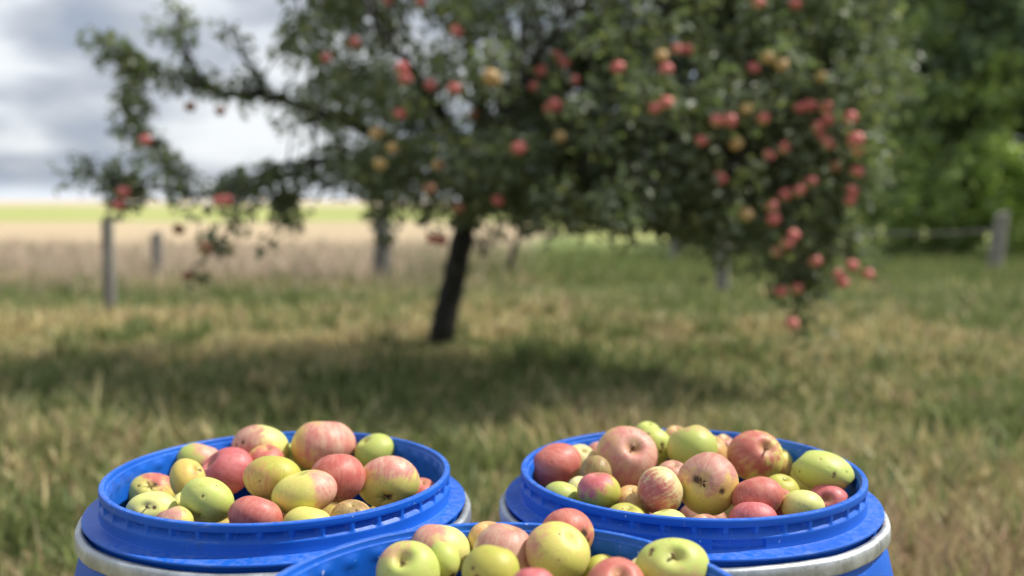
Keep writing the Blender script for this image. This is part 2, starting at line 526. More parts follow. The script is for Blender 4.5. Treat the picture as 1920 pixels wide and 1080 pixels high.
def make_barrel(loc, rz, label, panel=False, seam=0.0, squash=1.0, wide=1.0, seed=0):
    root = empty("barrel", loc)
    tag(root, label, "barrel", "blue plastic barrels filled with apples")
    root.rotation_euler.z = rz
    H = 0.88
    a = np.arange(NA) * 2 * math.pi / NA
    u = ((a * NP / (2 * math.pi)) % 1.0) - 0.5
    rib = np.clip(1.35 - np.abs(u) / 0.17, 0, 1)            # bulging rib between two pockets
    ribt = np.clip(1.20 - np.abs(u) / 0.13, 0, 1)
    rr = np.random.default_rng(seed)
    oval = 1 + 0.004 * np.cos(2 * a + seed) + 0.002 * np.cos(3 * a + 2 * seed)
    rec, out_ = 0.2066, 0.2146
    pan = np.zeros(NA)
    if panel:
        deg = (np.degrees(a) + math.degrees(rz) + 180) % 360 - 180
        pan = ((deg > -93.2) & (deg < -78.2)).astype(float)
    o = []
    # inside of the neck from the bottom up, over the lip, and down the outside
    bump = 0.5 - 0.5 * np.cos(2 * math.pi * np.clip((np.abs(u) - 0.05) / 0.45, 0, 1) * 0.5)
    o += [(0.2320, -0.066), (0.2300, -0.058), (0.2150, -0.0505), (0.2075, -0.0470), (0.2045, -0.0430), (0.2043, -0.0330), (0.2046, -0.0240),
          (0.2046 - 0.0004 * bump, -0.0225), (0.2047 - 0.0014 * bump, -0.0200), (0.2048 - 0.0022 * bump, -0.0165), (0.2050 - 0.0020 * bump, -0.0130),
          (0.2052 - 0.0010 * bump, -0.0105), (0.2054 - 0.0002 * bump, -0.0085), (0.2056, -0.0068), (0.2072, -0.0060), (0.2078, -0.0048),
          (0.2079, -0.0012), (0.2086, -0.0003), (0.2098, 0.0), (0.2128, 0.0), (0.2142, -0.0005), (0.2150, -0.0018),
          (0.2151, -0.0050), (0.2151, -0.0084), (0.2147, -0.0092)]
    o += [(rec + (out_ - rec) * rib, -0.0100), (rec + (out_ - rec) * rib, -0.0118),
          (rec + 0.0010 + (out_ - rec - 0.0010) * rib, -0.0135), (rec + 0.0040 + (out_ - rec - 0.0040) * ribt, -0.0172),
          (0.2147, -0.0205), (0.2151, -0.0212), (0.2152, -0.0226)]
    o += [(0.2152 - 0.0030 * pan, -0.0229), (0.2153 - 0.0030 * pan, -0.0280), (0.2154 - 0.0030 * pan, -0.0325), (0.2155, -0.0328)]
    o += [(0.2156, -0.0343), (0.2162, -0.0350), (0.2185, -0.0354), (0.2290, -0.0361), (0.2326, -0.0366), (0.2341, -0.0371),
          (0.2347, -0.0379), (0.2346, -0.0396), (0.2337, -0.0402), (0.2270, -0.0406), (0.2262, -0.0480), (0.2262, -0.0530), (0.2280, -0.0620), (0.2300, -0.0700)]
    neck = lathe_rows([(np.asarray(r) * oval, z + H) for r, z in o], "neck", M_BLUE, root, sharp=28)
    # body: flares out below the clamp ring, two rolling hoops, flat base, with an inner wall
    b = [(0.2300, -0.060), (0.2310, -0.0655), (0.2360, -0.0740), (0.2415, -0.092), (0.2480, -0.120), (0.2500, -0.200)]
    for zc in (-0.262, -0.600):
        b += [(0.2500, zc + 0.022), (0.2560, zc + 0.014), (0.2575, zc), (0.2560, zc - 0.014), (0.2500, zc - 0.022)]
    b += [(0.2500, -0.76), (0.2490, -0.82), (0.2440, -0.86), (0.2320, -0.877), (0.2100, -0.880), (0.0010, -0.880),
          (0.0010, -0.876), (0.2280, -0.872), (0.2440, -0.82), (0.2450, -0.20), (0.2440, -0.120), (0.2330, -0.085), (0.2290, -0.0640)]
    body = lathe_rows([(np.full(NA, r) * oval, z + H) for r, z in b], "body", M_BLUE, root, closed=True, sharp=50)
    # galvanised clamp ring
    dent = 0.0006 * np.cos(5 * a + seed) + 0.0005 * np.cos(11 * a + 3 * seed) + 0.0003 * np.cos(23 * a)
    dz = 0.0006 * np.cos(4 * a + 1.3 * seed) + 0.0004 * np.cos(9 * a)
    c = [(0.2316, -0.0511), (0.2314, -0.0481), (0.2322, -0.0463), (0.2349, -0.0454), (0.2379, -0.0456), (0.2404, -0.0470), (0.2417, -0.0490), (0.2420, -0.0549),
         (0.2421, -0.0627), (0.2416, -0.0645), (0.2402, -0.0661), (0.2379, -0.0674), (0.2349, -0.0680), (0.2326, -0.0665), (0.2339, -0.0648), (0.2364, -0.0635), (0.2389, -0.0609), (0.2392, -0.0533), (0.2379, -0.0493), (0.2349, -0.0481)]
    cut = np.abs((a + rz - seam + math.pi) % (2 * math.pi) - math.pi) < 0.004
    ring = lathe_rows([((r + dent - 0.0012 * cut) * oval, z + H + dz) for r, z in c], "clamp_ring", M_ZINC, root, closed=True, sharp=50)
    # over-centre latch at the back of the ring
    lp = []
    for k in range(9):
        th = R(70) + k * R(4) - rz
        lp.append((0.2510 * math.cos(th), 0.2510 * math.sin(th), H - 0.061))
    V, F = tube(lp, [0.004] + [0.0055] * 7 + [0.004], 8)
    mesh_obj("latch", V, F, M_ZINC, ring)
    root.scale = (wide, 1, squash)
    return root


BL = make_barrel((-0.295, 1.235, 0), R(2.5), "blue barrel on the left, its apple heap topped by a big striped pink apple", seed=1, seam=R(-60))
BR = make_barrel((0.231, 1.26, 0), R(5.0), "blue barrel on the right with a rectangular panel sunk in its neck", panel=True, seed=4, seam=R(-37), squash=0.9972, wide=1.024)
BF = make_barrel((-0.0076, 0.7825, 0), R(1.0), "nearest blue barrel, cut off by the photo's bottom edge, its inner wall bare at left", seed=9, seam=R(120), squash=1.0131)

# ---------------------------------------------------------------- apples
BASE = dict(green=(0.45, 0.485, 0.125), lime=(0.52, 0.545, 0.15), pale=(0.68, 0.64, 0.23), yellow=(0.65, 0.565, 0.155),
            olive=(0.48, 0.43, 0.085), tan=(0.58, 0.39, 0.16), cream=(0.70, 0.58, 0.29), ochre=(0.62, 0.46, 0.12))
RED = dict(red=(0.4784, 0.0952, 0.0885), pink=(0.5616, 0.1904, 0.1652), rose=(0.4576, 0.1568, 0.1357), orange=(0.5720, 0.2464, 0.1062),
           brown=(0.2808, 0.1344, 0.0590), crimson=(0.4992, 0.0840, 0.1062))
NT_, NF_ = 46, 64


def apple_shape(seed, flat=0.86, lump=0.05, dt=0.20, db=0.15):
    r = np.random.default_rng(seed)
    th = np.linspace(0.0, math.pi, NT_)[:, None]
    ph = np.arange(NF_)[None, :] * 2 * math.pi / NF_
    st, ct = np.sin(th), np.cos(th)
    rho = st ** 0.92 * (1 - 0.07 * np.clip(-ct, 0, 1) ** 1.5)
    rho = rho * (1 + 0.018 * np.cos(5 * ph + r.uniform(0, 6)) * np.clip(0.35 - 0.65 * ct, 0, 1) + 0.02 * np.cos(2 * ph + r.uniform(0, 6)) + 0.012 * np.cos(3 * ph + r.uniform(0, 6)))
    z = flat * ct - dt * np.exp(-(rho / 0.27) ** 2) * (ct > 0) * (1 + 0.3 * np.cos(ph + r.uniform(0, 6))) + db * np.exp(-(rho / 0.24) ** 2) * (ct < 0) * (1 + 0.25 * np.cos(5 * ph))
    z = z + 0 * ph
    P = np.stack([rho * np.cos(ph), rho * np.sin(ph), z], -1).reshape(-1, 3)
    N = np.stack([st * np.cos(ph), st * np.sin(ph), ct + 0 * ph], -1).reshape(-1, 3)
    for _ in range(5):
        d = r.normal(size=3)
        d /= np.linalg.norm(d)
        k = r.uniform(-1, 1) * lump
        P = P * (1 + k * np.exp(-((1 - N @ d) / 0.45) ** 2))[:, None]
    P = P * (1 + 0.08 * r.uniform(-1, 1) * N[:, [0]])
    return P, N


APPLE_F = grid_faces(NT_, NF_)[:, ::-1].copy()


def rot_to(axis, spin):
    q = Vector((0, 0, 1)).rotation_difference(Vector(axis).normalized())
    from mathutils import Quaternion
    return np.array((q @ Quaternion((0, 0, 1), spin)).to_matrix())


def dir_screen(loc, sx, sy):
    """unit vector from an apple's centre to the surface point seen at screen offset (sx, sy) in radii"""
    view = (Vector(loc) - Vector((0, 0, CAM_Z))).normalized()
    rt = Vector((1, 0, 0))
    rt = (rt - view * rt.dot(view)).normalized()
    up = rt.cross(view)
    q = max(0.0, 1 - sx * sx - sy * sy)
    return rt * sx + up * sy - view * math.sqrt(q)


def make_apple(name, loc, rx, ry, seed, axis=(0.1, -0.2, 1), tilt=0, base='yellow', red='red', amt=0.4, bdir=(0.5, 0.3),
               soft=0.5, stripe=0.5, marks=(), flat=0.86, lump=0.05, stem=False, calyx=False, label=None, group=None, dt=0.20, parent=None, lo=False):
    P, N = apple_shape(seed, flat, lump, dt)
    Rm = rot_to(axis, seed * 1.7)
    Wp, Wn = P @ Rm.T, N @ Rm.T
    view = (Vector(loc) - Vector((0, 0, CAM_Z))).normalized()
    rt = Vector((1, 0, 0))
    rt = (rt - view * rt.dot(view)).normalized()
    up = rt.cross(view)
    ca, sa = math.cos(R(tilt)), math.sin(R(tilt))
    e1 = np.array(rt * ca + up * sa)
    e2 = np.array(up * ca - rt * sa)
    e3 = np.array(view)
    u, v, q = Wp @ e1, Wp @ e2, Wp @ e3
    u = u - (u.max() + u.min()) / 2
    v = v - (v.max() + v.min()) / 2
    q = q - (q.max() + q.min()) / 2
    ku, kv = rx / np.abs(u).max(), ry / np.abs(v).max()
    kq = math.sqrt(ku * kv)

    def place(pts):
        a = pts @ Rm.T
        return (a @ e1 - ou)[:, None] * ku * e1 + (a @ e2 - ov)[:, None] * kv * e2 + (a @ e3 - oq)[:, None] * kq * e3
    ou = ((Wp @ e1).max() + (Wp @ e1).min()) / 2
    ov = ((Wp @ e2).max() + (Wp @ e2).min()) / 2
    oq = ((Wp @ e3).max() + (Wp @ e3).min()) / 2
    verts = place(P)
    bd = np.array(dir_screen(loc, bdir[0] * 0.999, bdir[1] * 0.999)) if len(bdir) == 2 else np.array(Vector(bdir).normalized())
    nn = verts / np.linalg.norm(verts, axis=1)[:, None]
    bl = amt + soft * (nn @ bd - 0.35)
    sc = np.zeros(len(P))
    for (mx, my, size) in marks:
        d = np.array(dir_screen(loc, mx, my))
        ang = np.arccos(np.clip(nn @ d, -1, 1))
        sc = np.maximum(sc, np.exp(-(ang / size) ** 2))
    o = mesh_obj(name, verts, [APPLE_F], M_APPLE, parent, loc=tuple(loc),
                 attrs={'skin_pos': ('FLOAT_VECTOR', P), 'blush': ('FLOAT', bl), 'scar': ('FLOAT', sc)})
    o['skin_base'] = BASE[base]
    o['skin_red'] = RED[red]
    o['stripe'] = float(stripe)
    o['skin_seed'] = float(seed % 97) * 0.37
    if label:
        tag(o, label, "apple", group)
    rr = random.Random(seed)
    ztop = flat - dt
    if stem:
        L = rr.uniform(0.16, 0.30)
        bx, by = rr.uniform(-0.1, 0.1), rr.uniform(-0.1, 0.1)
        pts = [(0, 0, ztop - 0.06), (bx * 0.3, by * 0.3, ztop + L * 0.5), (bx, by, ztop + L)]
        V, F = tube(pts, [0.045, 0.036, 0.055], 8)
        V = place(np.array([tuple(p) for p in V]))
        mesh_obj("stem", V, F, M_STEM, o)
    if calyx:
        zb = -flat + 0.15
        parts = []
        for k in range(7):
            a = k * 2 * math.pi / 7 + rr.uniform(-0.3, 0.3)
            c_, s_ = math.cos(a), math.sin(a)
            l, h = rr.uniform(0.10, 0.22), rr.uniform(-0.02, 0.10)
            wd = 0.06
            V = [(0.02 * c_ - wd * s_, 0.02 * s_ + wd * c_, zb + 0.03), (0.02 * c_ + wd * s_, 0.02 * s_ - wd * c_, zb + 0.03),
                 (l * c_ * 0.7, l * s_ * 0.7, zb - h * 0.6), (l * c_ * rr.uniform(0.7, 1.2), l * s_, zb - h), (l * 0.4 * c_, l * 0.4 * s_, zb - h * 0.35)]
            parts.append((V, [(0, 1, 2), (0, 2, 3), (1, 3, 2), (0, 3, 4), (1, 4, 3)]))
        V, F = join(parts)
        V = place(np.array([tuple(p) for p in V]))
        mesh_obj("calyx", V, F, M_CALYX, o, smooth=False)
    return o


POS = {'L2': (-0.3218, 1.4326, 0.8357, 0.0268, 0.0315), 'L1': (-0.3642, 1.4034, 0.8641, 0.0409, 0.0347), 'L3': (-0.2736, 1.4099, 0.8672, 0.0465, 0.0349),
 'L4': (-0.198, 1.4006, 0.8617, 0.0293, 0.0254), 'L21': (-0.1181, 1.258, 0.839, 0.0236, 0.0236), 'L5': (-0.4388, 1.3603, 0.8583, 0.0307, 0.0247),
 'L6': (-0.3444, 1.3513, 0.8592, 0.026, 0.0238), 'L7': (-0.411, 1.2259, 0.8709, 0.0223, 0.0257), 'L8': (-0.3912, 1.3245, 0.8523, 0.038, 0.0314),
 'L9': (-0.292, 1.1795, 0.8849, 0.0351, 0.0273), 'L10': (-0.216, 1.1982, 0.8802, 0.0343, 0.0304), 'L11': (-0.4765, 1.2769, 0.839, 0.0317, 0.0247),
 'L14': (-0.3915, 1.1607, 0.8523, 0.0205, 0.0218), 'L12': (-0.4214, 1.1307, 0.8612, 0.03, 0.0213), 'L13': (-0.3578, 1.1341, 0.8717, 0.0307, 0.0269),
 'L15': (-0.3871, 1.1012, 0.8544, 0.0226, 0.0201), 'L16': (-0.2927, 1.0997, 0.8636, 0.0304, 0.0231), 'L19': (-0.1863, 1.122, 0.8538, 0.0248, 0.0217),
 'L17': (-0.2454, 1.1427, 0.878, 0.0379, 0.0271), 'L18': (-0.232, 1.094, 0.855, 0.0285, 0.0212), 'L20': (-0.157, 1.2273, 0.8664, 0.0399, 0.0332),
 'R5': (0.1288, 1.427, 0.8452, 0.0236, 0.0236), 'R1': (0.204, 1.4629, 0.8734, 0.0201, 0.0177), 'R3': (0.2462, 1.455, 0.8623, 0.0208, 0.024),
 'R10': (0.3176, 1.4437, 0.8505, 0.0175, 0.0254), 'R2': (0.2101, 1.4262, 0.8622, 0.0251, 0.0282), 'R9': (0.2902, 1.4143, 0.8534, 0.0249, 0.028),
 'R4': (0.099, 1.3934, 0.8479, 0.0261, 0.0253), 'R12': (0.3841, 1.3896, 0.8442, 0.0199, 0.0253), 'R6': (0.0587, 1.3327, 0.8597, 0.0374, 0.0294),
 'R31': (0.1098, 1.2686, 0.8658, 0.021, 0.0238), 'R8': (0.2562, 1.3784, 0.8705, 0.0356, 0.0341), 'R30': (0.2029, 1.2183, 0.8738, 0.0228, 0.0228),
 'R19': (0.0876, 1.2396, 0.8481, 0.0192, 0.0219), 'R7': (0.1627, 1.3753, 0.8597, 0.0439, 0.0439), 'R11': (0.3425, 1.3652, 0.8639, 0.0391, 0.0361),
 'R14': (0.4062, 1.3343, 0.8383, 0.0221, 0.025), 'R26': (0.3364, 1.2067, 0.8601, 0.0226, 0.022), 'R20': (0.1468, 1.1855, 0.849, 0.0236, 0.0249),
 'R17': (0.1063, 1.1814, 0.869, 0.0267, 0.0222), 'R27': (0.3247, 1.1704, 0.8558, 0.0181, 0.0194), 'R18': (0.0615, 1.2095, 0.851, 0.0241, 0.0207),
 'R13': (0.401, 1.248, 0.8744, 0.0387, 0.0261), 'R15': (0.2377, 1.1742, 0.8798, 0.0369, 0.0382), 'R16': (0.1777, 1.1579, 0.8761, 0.0275, 0.0288),
 'R21': (0.134, 1.1311, 0.8489, 0.025, 0.02), 'R24': (0.2917, 1.1481, 0.8719, 0.0304, 0.0235), 'R23': (0.2199, 1.0931, 0.8459, 0.0218, 0.0218),
 'R29': (0.3971, 1.216, 0.8436, 0.0269, 0.0235), 'R22': (0.1788, 1.1054, 0.848, 0.0245, 0.0214), 'R28': (0.3432, 1.1371, 0.8617, 0.0251, 0.0207),
 'R25': (0.2766, 1.1055, 0.8574, 0.0275, 0.0202), 'F4': (-0.0245, 0.9835, 0.8748, 0.0213, 0.0207), 'F7': (0.0554, 0.9712, 0.8863, 0.0275, 0.0264),
 'F5': (-0.0079, 0.9431, 0.8783, 0.0304, 0.0283), 'F1': (-0.0727, 0.9705, 0.8711, 0.0312, 0.0248), 'F10': (0.0896, 0.9476, 0.8528, 0.0211, 0.0211),
 'F13': (0.1265, 0.9239, 0.861, 0.0175, 0.0195), 'F2': (-0.0664, 0.934, 0.8731, 0.0161, 0.0187), 'F8': (0.044, 0.922, 0.8855, 0.0312, 0.0297),
 'F6': (-0.0188, 0.8451, 0.8972, 0.0254, 0.0226), 'F3': (-0.0983, 0.9065, 0.872, 0.0302, 0.0297), 'F11': (0.0929, 0.8556, 0.8794, 0.0272, 0.0253),
 'F9': (0.0175, 0.7833, 0.9026, 0.0201, 0.0196), 'F12': (0.1481, 0.8877, 0.8828, 0.0345, 0.0281)}
GL, GR, GF = "apples heaped in the left barrel", "apples heaped in the right barrel", "apples heaped in the nearest barrel"
# key: label + look; axis is the direction the stem end points to
D = dict
APPLES = {
 'L2': D(label="pale green apple sliver between the scabbed rose apple and the largest striped one", base='green', amt=-0.3),
 'L1': D(label="rose and yellow apple with two dark scabs, at the back of the left barrel", axis=(0.2, 0.5, 0.8), base='pale', red='rose', amt=0.55, bdir=(-0.9, 0.1), soft=0.75, stripe=0.25, marks=((-0.78, 0.12, 0.10), (-0.56, 0.22, 0.10))),
 'L3': D(label="largest pink striped apple on top of the left barrel, brown wound low on its right", axis=(0.05, 0.25, 1), base='ochre', red='pink', amt=0.72, bdir=(0.75, 0.2), soft=0.45, stripe=0.75, marks=((0.80, -0.38, 0.20),), flat=0.78),
 'L4': D(bdir=(-0.8, 0.2), red='pink', label="plain yellow green apple just right of the largest striped apple, against the blue wall", axis=(-0.5, -0.2, 0.8), base='green', amt=-0.1, marks=((-0.4, -0.2, 0.05),)),
 'L21': D(label="small red apple against the right inner wall of the left barrel", base='tan', red='red', amt=0.95),
 'L5': D(label="green apple with pink shoulder behind the bright red dented apple, by the blue wall", axis=(0.3, 0.3, 1), base='green', red='pink', amt=0.42, bdir=(0.7, 0.6), soft=0.7, stripe=0.2),
 'L6': D(label="orange red apple sunk in the middle of the left barrel under the scabbed rose one", base='ochre', red='red', amt=0.68, bdir=(0.6, 0.2), soft=0.5, stripe=0.5),
 'L7': D(label="upright tan apple with fine lines and a dark spot, beside the bright red dented apple", axis=(-0.6, 0.1, -0.5), base='ochre', red='orange', amt=0.25, bdir=(0.3, 0.5), soft=0.3, stripe=0.9, marks=((0.75, 0.55, 0.16),), calyx=False),
 'L8': D(label="bright red dented apple lying tilted in the left barrel above the dimpled green one", axis=(-0.60, -0.35, 0.70), tilt=25, base='ochre', red='crimson', amt=1.1, bdir=(0.2, 0.4), soft=0.3, stripe=0.35, dt=0.34, marks=((0.05, 0.45, 0.05), (0.12, 0.5, 0.04))),
 'L9': D(label="olive yellow apple with orange flush and a dark speck, centre of the left barrel", axis=(0.1, 0.6, 0.8), base='olive', red='orange', amt=0.44, bdir=(-0.6, -0.5), soft=0.5, stripe=0.25, marks=((-0.45, -0.1, 0.07),)),
 'L10': D(label="deep pink apple in the left barrel just below the largest striped apple", axis=(-0.1, 0.5, 0.9), tilt=-12, base='ochre', red='red', amt=0.92, bdir=(0.1, 0.4), soft=0.4, stripe=0.55),
 'L11': D(label="yellow apple with a red rim and a black calyx, far left of the left barrel", axis=(-0.18, 0.76, -0.63), base='yellow', red='red', amt=0.36, bdir=(0.35, 0.9), soft=0.62, stripe=0.25, calyx=True, marks=((-0.62, 0.28, 0.10), (0.18, 0.42, 0.13))),
 'L14': D(label="pale apple sliver wedged between the cream coloured apple and the dimpled green apple", base='pale', amt=-0.3),
 'L12': D(label="cream coloured apple with a russet stem hollow, low by the left barrel's front rim", axis=(0.06, -0.88, 0.46), base='pale', red='pink', amt=0.16, bdir=(-0.7, -0.6), soft=0.5, stripe=0.3, stem=True, dt=0.14, marks=((-0.45, -0.55, 0.06), (-0.2, -0.6, 0.05), (0.08, 0.12, 0.16))),
 'L13': D(red='orange', label="round yellow green apple with a small dimple and fine cracks, front of the left barrel", axis=(0.2, 0.7, 0.5), base='lime', amt=-0.3, lump=0.07, marks=((-0.17, 0.16, 0.09), (0.35, 0.55, 0.06), (0.28, 0.58, 0.05), (-0.3, 0.5, 0.06), (-0.42, 0.42, 0.05), (0.1, -0.5, 0.03))),
 'L15': D(label="half hidden blushing yellow apple at the front left rim, under the cream coloured one", axis=(-0.3, 0.2, 0.9), base='yellow', red='rose', amt=0.42, bdir=(-0.6, 0.5), soft=0.7, stripe=0.15),
 'L16': D(label="dull red apple behind the left barrel's front rim, right of the dimpled green one", axis=(0.3, 0.5, 0.8), base='tan', red='red', amt=0.82, bdir=(-0.3, 0.2), soft=0.55, stripe=0.4),
 'L19': D(label="small shaded brownish apple at the front right, between the pale yellow and the calyx apple", base='tan', red='brown', amt=0.5, bdir=(0, 0.3), marks=((0.2, 0.4, 0.12),)),
 'L17': D(label="yellow apple with pink right cheek and shallow dent on top, front of the left barrel", axis=(-0.3, -0.05, 0.95), base='yellow', red='pink', amt=0.34, bdir=(0.9, 0.25), soft=0.8, stripe=0.2, flat=0.80, dt=0.16),
 'L18': D(label="light yellow apple half hidden by the front rim in the middle of the left barrel", axis=(0.3, 0.3, 1), base='yellow', amt=-0.4),
 'L20': D(label="pink topped apple with yellow base and ragged black calyx, right in the left barrel", axis=(-0.03, 0.92, 0.39), base='yellow', red='pink', amt=0.42, bdir=(0.05, 0.9), soft=0.75, stripe=0.65, calyx=True, marks=((0.03, -0.61, 0.22),)),

 'R5': D(label="small brown red apple peeping out behind the large pink tan apple's left side", base='tan', red='rose', amt=0.85),
 'R1': D(label="light green apple peeping over the scabby green one, rearmost in the right barrel", base='lime', amt=-0.3),
 'R3': D(label="tan pink apple peeping out behind the green apple with pink crown, its left side", base='tan', red='pink', amt=0.45),
 'R10': D(label="pinkish apple with one round brown spot, at the back of the right barrel", base='cream', red='pink', amt=0.5, marks=((0.0, 0.38, 0.28),)),
 'R2': D(label="scabby yellow green apple with dark pits at the back of the right barrel", axis=(0, 0.6, 0.6), base='lime', amt=-0.4, lump=0.1, marks=((-0.35, 0.55, 0.16), (0.40, 0.10, 0.18), (0.30, -0.30, 0.14), (0.42, -0.1, 0.12))),
 'R9': D(label="striped tan apple squeezed in behind the green apple with pink crown", base='tan', red='orange', amt=0.4, stripe=0.7),
 'R4': D(label="cream yellow apple with a brown crease, behind the dark red oval one", axis=(-0.2, 0.4, -0.8), base='cream', amt=-0.2, stripe=0.1, marks=((-0.08, 0.32, 0.08), (-0.08, 0.15, 0.07), (-0.02, -0.02, 0.06), (0.5, 0.15, 0.10))),
 'R12': D(label="yellow and orange apple behind the red apple with yellow streaks, near the back right wall", base='yellow', red='orange', amt=0.45, bdir=(0, -0.7), soft=0.7),
 'R6': D(label="dark red oval apple resting on the left rim of the right barrel", axis=(-0.75, 0.3, 0.5), tilt=8, base='ochre', red='red', amt=0.95, bdir=(-0.3, 0.6), soft=0.5, stripe=0.5, marks=((-0.4, 0.45, 0.05), (-0.15, 0.1, 0.05))),
 'R31': D(label="shaded brown apple under the left side of the large pink tan apple", base='tan', red='brown', amt=0.95, axis=(0.2, 0.7, 0.6)),
 'R8': D(label="smooth green apple with pink crown on top of the right barrel", axis=(-0.3, 0.3, 1), base='green', red='pink', amt=0.16, bdir=(0.1, 0.95), soft=0.6, stripe=0.15),
 'R30': D(label="dark red brown apple deep in the gap left of the big brownish one", base='tan', red='rose', amt=0.7),
 'R19': D(label="cream sliver of an apple between the dark red oval and the red topped one", base='cream', red='pink', amt=0.1),
 'R7': D(label="large pink tan apple, stem hollow facing forward, top left of the right barrel", axis=(0.12, -0.78, 0.62), base='tan', red='pink', amt=0.62, bdir=(0.6, 0.2), soft=0.5, stripe=0.45, stem=True, flat=0.92, dt=0.26),
 'R11': D(label="red apple with yellow streaks and a ringed stem stub, upper right of the right barrel", axis=(0.23, -0.81, 0.53), base='yellow', red='red', amt=0.62, bdir=(-0.5, 0.35), soft=0.40, stripe=1.0, stem=True, flat=0.92, dt=0.20),
 'R14': D(label="yellow sliver of an apple left of the large oblong yellow green one", base='yellow', amt=-0.2),
 'R26': D(label="yellow green apple half hidden between the streaked red apple and the round red one", base='olive', amt=-0.1),
 'R20': D(label="shaded orange brown apple between the red topped one and the pink striped cream one", base='tan', red='orange', amt=0.6, bdir=(0.3, 0.2)),
 'R17': D(label="apple with red top and yellow base, just below the large pink tan one", axis=(-0.1, 0.1, 1), base='olive', red='crimson', amt=0.45, bdir=(-0.35, 0.75), soft=0.85, stripe=0.2),
 'R27': D(label="tiny red sliver of an apple right of the round red apple", base='tan', red='red', amt=0.9),
 'R18': D(label="light green apple low at the left front rim of the right barrel", axis=(0.3, 0.5, 0.8), base='lime', amt=-0.45, lump=0.03),
 'R13': D(label="large oblong yellow green apple with three dark holes, resting on the right rim", axis=(-0.75, 0.4, 0.5), tilt=-20, base='lime', red='orange', amt=-0.42, lump=0.06, marks=((-0.08, 0.50, 0.07), (0.40, -0.08, 0.10), (0.37, -0.2, 0.08), (0.82, -0.02, 0.06), (0.22, 0.12, 0.04), (-0.8, 0.0, 0.06))),
 'R15': D(label="big brownish apple with a black calyx and a round scar, centre of the right barrel", axis=(0.38, 0.845, -0.37), base='ochre', red='rose', amt=0.52, bdir=(0.1, 0.85), soft=0.55, stripe=0.25, calyx=True, flat=0.95, marks=((0.45, -0.25, 0.17), (-0.38, 0.15, 0.20), (0.05, -0.72, 0.05))),
 'R16': D(label="cream apple with dense pink stripes and a wine red blotch, standing upright at the front", axis=(0.85, 0.1, 0.5), base='cream', red='red', amt=0.56, bdir=(-0.5, -0.5), soft=0.40, stripe=1.0, flat=0.95),
 'R21': D(label="low yellow green apple behind the front rim, left of the striped pink one", base='olive', red='orange', amt=0.05, marks=((-0.2, 0.7, 0.10),)),
 'R24': D(label="round red apple in the right barrel, right of the big brownish one with a scar", axis=(-0.3, 0.4, 0.9), base='yellow', red='red', amt=0.88, bdir=(-0.1, 0.5), soft=0.5, stripe=0.6, marks=((-0.5, 0.62, 0.06),)),
 'R23': D(label="thin reddish sliver of an apple at the front rim below the big brownish one", base='tan', red='rose', amt=0.6),
 'R29': D(label="pink red apple with a dark stem hollow, below the large oblong green one", axis=(-0.32, -0.77, 0.55), base='tan', red='crimson', amt=0.95, bdir=(0.2, 0.5), soft=0.3, stripe=0.4, dt=0.28),
 'R22': D(label="pale green and pink apple top behind the rim, below the pink striped cream one", axis=(-0.2, 0.2, 1), base='pale', red='pink', amt=0.12, bdir=(0.85, 0.1), soft=0.6, stripe=0.2),
 'R28': D(red='pink', label="pale yellow apple at the rim, left of the pink red one with stem hollow", axis=(0.1, 0.6, 0.7), base='pale', amt=-0.05, marks=((0.05, 0.05, 0.05),)),
 'R25': D(label="pinkish apple half hidden by the front rim, under the round red one", axis=(0.1, 0.4, 0.9), base='cream', red='crimson', amt=0.85, bdir=(0.1, 0.6), soft=0.45, stripe=0.3),

 'F4': D(label="tan apple half hidden by the tall dull pink one in the nearest barrel", base='tan', red='orange', amt=0.35, bdir=(0, 0.7), stripe=0.3),
 'F7': D(label="red apple with a grey brown rotten patch at the top of the nearest barrel", axis=(-0.3, 0.6, 0.7), base='ochre', red='red', amt=0.78, bdir=(-0.4, 0.6), soft=0.45, stripe=0.35, marks=((0.60, 0.05, 0.26), (0.72, -0.25, 0.22))),
 'F5': D(label="tall dull pink apple in the nearest barrel, left of the large yellow one", axis=(0.2, 0.2, 1), base='cream', red='rose', amt=0.62, bdir=(0.2, 0.7), soft=0.5, stripe=0.2),
 'F1': D(label="cream and pink apple in the nearest barrel, behind the furrowed pale green one", axis=(0.1, 0.4, 0.9), tilt=-15, base='pale', red='pink', amt=0.42, bdir=(-0.8, 0.4), soft=0.6, stripe=0.2),
 'F10': D(label="yellow green sliver of an apple between the large yellow and the orange red one", base='olive', amt=-0.2),
 'F13': D(label="cream sliver of an apple just left of the green and pink one with a scab", base='cream', red='pink', amt=0.1),
 'F2': D(label="bright yellow green apple with a dark rotten underside, right of the furrowed one", axis=(0.3, 0.3, 0.9), base='lime', amt=-0.3, marks=((0.45, -0.75, 0.26),)),
 'F8': D(label="large yellow apple with pink left cheek and a russet dent, topmost in the nearest barrel", axis=(0.48, -0.47, 0.74), tilt=0, base='yellow', red='pink', amt=0.24, bdir=(-0.95, 0.2), soft=0.62, stripe=0.12, flat=0.90, dt=0.12, marks=((0.02, -0.22, 0.03), (0.05, 0.62, 0.07), (0.55, -0.6, 0.04))),
 'F6': D(label="bruised olive yellow apple at the bottom edge below the dull pink one", axis=(0.1, 0.3, 1), base='olive', amt=-0.15, lump=0.08, marks=((-0.45, -0.2, 0.16), (-0.1, -0.5, 0.16), (-0.6, 0.1, 0.12), (-0.2, 0.62, 0.05))),
 'F3': D(label="furrowed pale green apple with a dark stem pit on top, leftmost in the nearest barrel", axis=(0.03, -0.58, 0.79), base='lime', red='pink', amt=0.24, bdir=(-0.7, 0.7), soft=0.5, stripe=0.1, lump=0.12, dt=0.34, stem=True, flat=0.95),
